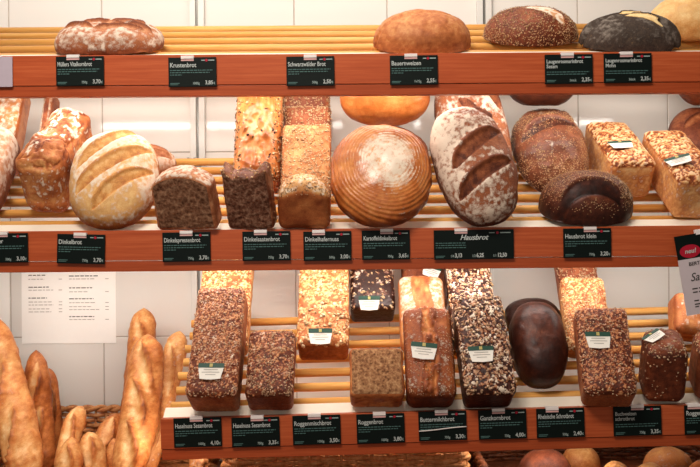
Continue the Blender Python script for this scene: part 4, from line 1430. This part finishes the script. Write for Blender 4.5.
CARDS = [
    (80, 71, ['Müllers Vitalkornbrot'], '750g', '3,70', 0, 'dark price card priced 3,70 under the flat floury wrinkled loaf', .36),
    (192.5, 72, ['Krustenbrot'], '1000g', '3,85', 0, 'dark price card reading Krustenbrot, priced 3,85, on the top shelf', .40),
    (310.5, 71, ['Schwarzwälder Brot'], '500g', '2,50', 0, 'dark price card reading Schwarzwälder Brot, priced 2,50, on the top shelf', .50),
    (414, 70, ['Bauernweizen'], '1x75g', '2,55', 0, 'dark price card under the smooth orange round loaf, priced 2,55', .44),
    (569, 69, ['Laugenrosmarinbrot', 'Sesam'], 'Stück', '2,35', 0, 'dark price card whose second line reads Sesam, priced 2,35', .47),
    (628, 68, ['Laugenrosmarinbrot', 'Mohn'], 'Stück', '2,35', 0, 'dark price card whose second line reads Mohn, priced 2,35', .47),
    (4, 248, ['Schmelzer'], '500g', '3,10', 0, 'dark price card cut by the left edge, middle shelf, priced 3,10', .45),
    (80.5, 249, ['Dinkelbrot'], '750g', '3,70', 2, 'slightly crooked dark price card under the big slashed oval loaf', .48),
    (186.5, 247, ['Dinkelspressenbrot'], '750g', '3,70', 0, 'dark price card under the halved dark rye loaf', .50),
    (266.5, 246, ['Dinkelsaatenbrot'], '750g', '3,70', 0, 'dark price card under the notched half loaf', .38),
    (327.5, 246, ['Dinkelhafernuss'], '500g', '3,00', 0, 'dark price card between the short loaf and the big ring loaf, priced 3,00', .32),
    (386, 245, ['Kartoffeldinkelbrot'], '750g', '3,65', 0, 'dark price card under the big ring loaf, priced 3,65', .52),
    (587.5, 243, ['Hausbrot klein'], '750g', '3,20', 0, 'dark price card reading Hausbrot klein under the dark domed loaf', .56),
    (198, 432.5, ['Haselnuss Sesambrot'], '1000g', '4,10', 0, 'leftmost dark price card of the bottom shelf, priced 4,10', .48),
    (256, 432, ['Haselnuss Sesambrot'], '750g', '3,35', 0, 'dark price card under the short sesame loaf, priced 3,35', .54),
    (317, 430, ['Roggenmischbrot'], '1000g', '3,50', 0, 'dark price card reading Roggenmischbrot on the bottom shelf', .46),
    (381, 428.5, ['Roggenbrot'], '1000g', '3,80', 0, 'dark price card under the small halved rye loaf, priced 3,80', .48),
    (443, 426, ['Buttermilchbrot'], '750g', '3,30', 0, 'dark price card under the labelled split top loaf', .48),
    (503, 424.5, ['Ganzkornbrot'], '750g', '4,00', 0, 'dark price card under the dark oat flake loaf, priced 4,00', .42),
    (561, 423, ['Rheinische Schrotbrot'], '500g', '2,40', 0, 'dark price card under the nearly black round loaf, priced 2,40', .33),
    (638, 421, ['Buchweizen', 'schrotbrot'], '750g', '3,35', 0, 'two line dark price card under the rounded labelled brown loaf', .50),
    (709, 419.5, ['Roggenbrot'], '750g', '3,35', 0, 'dark price card cut by the right edge of the bottom shelf', .20),
]
for i, (px, py, lines, wt, pr, turn, lab, cl) in enumerate(CARDS):
    card = price_card(lab, px, py, lines, wt, pr, turn=turn - 0.42 + (-1.0 if py > 400 else 0), clip=cl, seed=i)
    if lines[0] == 'Buttermilchbrot':           # a pale cord lies across this card
        mb = MB()
        mb.tube([(-0.054 + 0.108 * q / 20, -0.0022, 0.0275 + 0.0035 * math.sin((q / 20 - 0.5) * 3.0)) for q in range(21)], 0.0011, 8)
        mb.build('cord', M['clip'], card, 0, True)
price_card('widest dark price card, reading Hausbrot with three prices, middle shelf', 474, 244.5, ['Hausbrot'], '', '', w=80, turn=-0.42, clip=0.34, seed=40,
           wide=[(-0.24, '1/4', '3,13'), (0.03, '1/2', '6,25'), (0.29, '1/1', '12,50')])

# plain lilac card at the left end of the top shelf
c = at(-12, 72, -0.0235)
t = empty('blank_card', (c.x, -0.0235, c.z - 15 * mpp(-0.0235)))
tagit(t, 'plain lilac grey card at the left end of the top front board', 'card')
mb = MB()
mb.box(-24 * mpp(0), 24 * mpp(0), 0, 0.0025, 0, 30 * mpp(0))
mb.build('card', M['lilac'], t, 0.0006)
mb = MB()
mb.box(0.01, 0.03, -0.002, 0.012, 30 * mpp(0) - 0.002, 30 * mpp(0) + 0.003)
mb.build('clip', M['clip'], t, 0.0004)

# ------------------------------------------------------------------ hanging leaflet on the right
Y = -0.036
s = mpp(Y)
c = at(674, 237, Y)
t = empty('hanging_leaflet', c, (0, R(-9), 0))
tagit(t, 'tilted pale leaflet with a dark green head and red badge hanging at the right', 'leaflet')
LW, LH = 62 * s, 80 * s
mb = MB()
mb.box(0, LW, 0, 0.0012, -LH, -24 * s)
mb.build('sheet', M['leaflet'], t)
mb = MB()
mb.box(0, LW, 0, 0.0012, -24 * s, 0)
mb.build('head_band', M['tag'], t)
mb = MB()
n = 36
mb.add([(13.5 * s + 10.5 * s * math.cos(2 * math.pi * k / n), -0.0006, -16.5 * s + 6.6 * s * math.sin(2 * math.pi * k / n)) for k in range(n)], [tuple(range(n))])
b = mb.build('badge', M['red'], t)
text_mesh('badge_text', 'neu!', 6.5 * s, M['ink_white'], b, (13.5 * s, -0.0012, -18.4 * s), 'CENTER', 0.0002, 0.2)
text_mesh('heading', 'BERT WAHL', 5.0 * s, M['ink_dark'], t, (10 * s, -0.0006, -31.0 * s), 'LEFT', 0.0002)
text_mesh('title', 'Saatenbrot', 11.5 * s, M['ink_dark'], t, (9 * s, -0.0006, -46.5 * s), 'LEFT', 0.0001, 0.35, 0.9)
rows = []
rng = random.Random(5)
for k, z in enumerate((-55, -58.5, -67, -70.5, -73)):
    x = 9.5
    while x < (55, 40, 50, 56, 36)[k]:
        ww = rng.uniform(3, 7)
        rows.append((x * s, (x + ww) * s, z * s, (z + 1.3) * s))
        x += ww + 1.2
strips('fine_print', rows, M['ink_dark'], t, -0.0005)
mb = MB()
mb.box(22 * s, 34 * s, -0.002, 0.0100, -1.5 * s, 3.4 * s)
mb.build('clip', M['clip'], t, 0.0004)

# ------------------------------------------------------------------ paper lists on the wall
def wall_sheet(label, x0, y0, x1, y1, cols, seed):
    Yw = WALLY - 0.0012
    a, b_ = at(x0, y0, Yw), at(x1, y1, Yw)
    W, H = b_.x - a.x, a.z - b_.z
    t = empty('wall_notice', (a.x, Yw, b_.z), (0, 0, 0))
    tagit(t, label, 'notice')
    mb = MB()
    mb.box(0, W, 0, 0.0008, 0, H)
    mb.build('sheet', M['paper'], t)
    rng = random.Random(seed)
    k = W / (x1 - x0)
    head, body_ = [], []
    for cx0, cx1, lst in cols:
        for (py, kind) in lst:
            z = H - (py - y0) * k
            x = (cx0 - x0) * k
            end = (cx0 - x0 + (cx1 - cx0) * rng.uniform(0.45, 0.78)) * k
            th = (0.95 if kind else 0.7) * k
            dst = head if kind else body_
            while x < end:
                ww = rng.uniform(2.0, 5.0) * k
                dst.append((x, min(end, x + ww), z - th / 2, z + th / 2))
                x += ww + 0.9 * k
            if not kind:
                e = (cx1 - x0) * k
                body_.append((e - 3.5 * k, e, z - th / 2, z + th / 2))
    if head:
        strips('heading_print', head, M['ink_dark'], t, -0.0004)['kind'] = 'stuff'
        strips('list_print', body_, M['ink_faint'], t, -0.0004)['kind'] = 'stuff'
    return t


yl = [(276, 1), (280, 0), (288, 1), (291, 0), (299, 1), (303, 0), (306, 0), (310, 0), (313, 0)]
yr = [(277, 1), (280, 0), (289, 1), (293, 0), (300, 1), (304, 0), (308, 0), (311, 0), (318, 1), (321, 0)]
wall_sheet('white paper price list with two columns of small print on the wall', 21, 215, 116, 343, [(28, 62, yl), (69, 109, yr)], 3)
wall_sheet('white paper sheet on the wall cut by the left edge of the photo', -60, 215, 9.5, 336, [], 4)
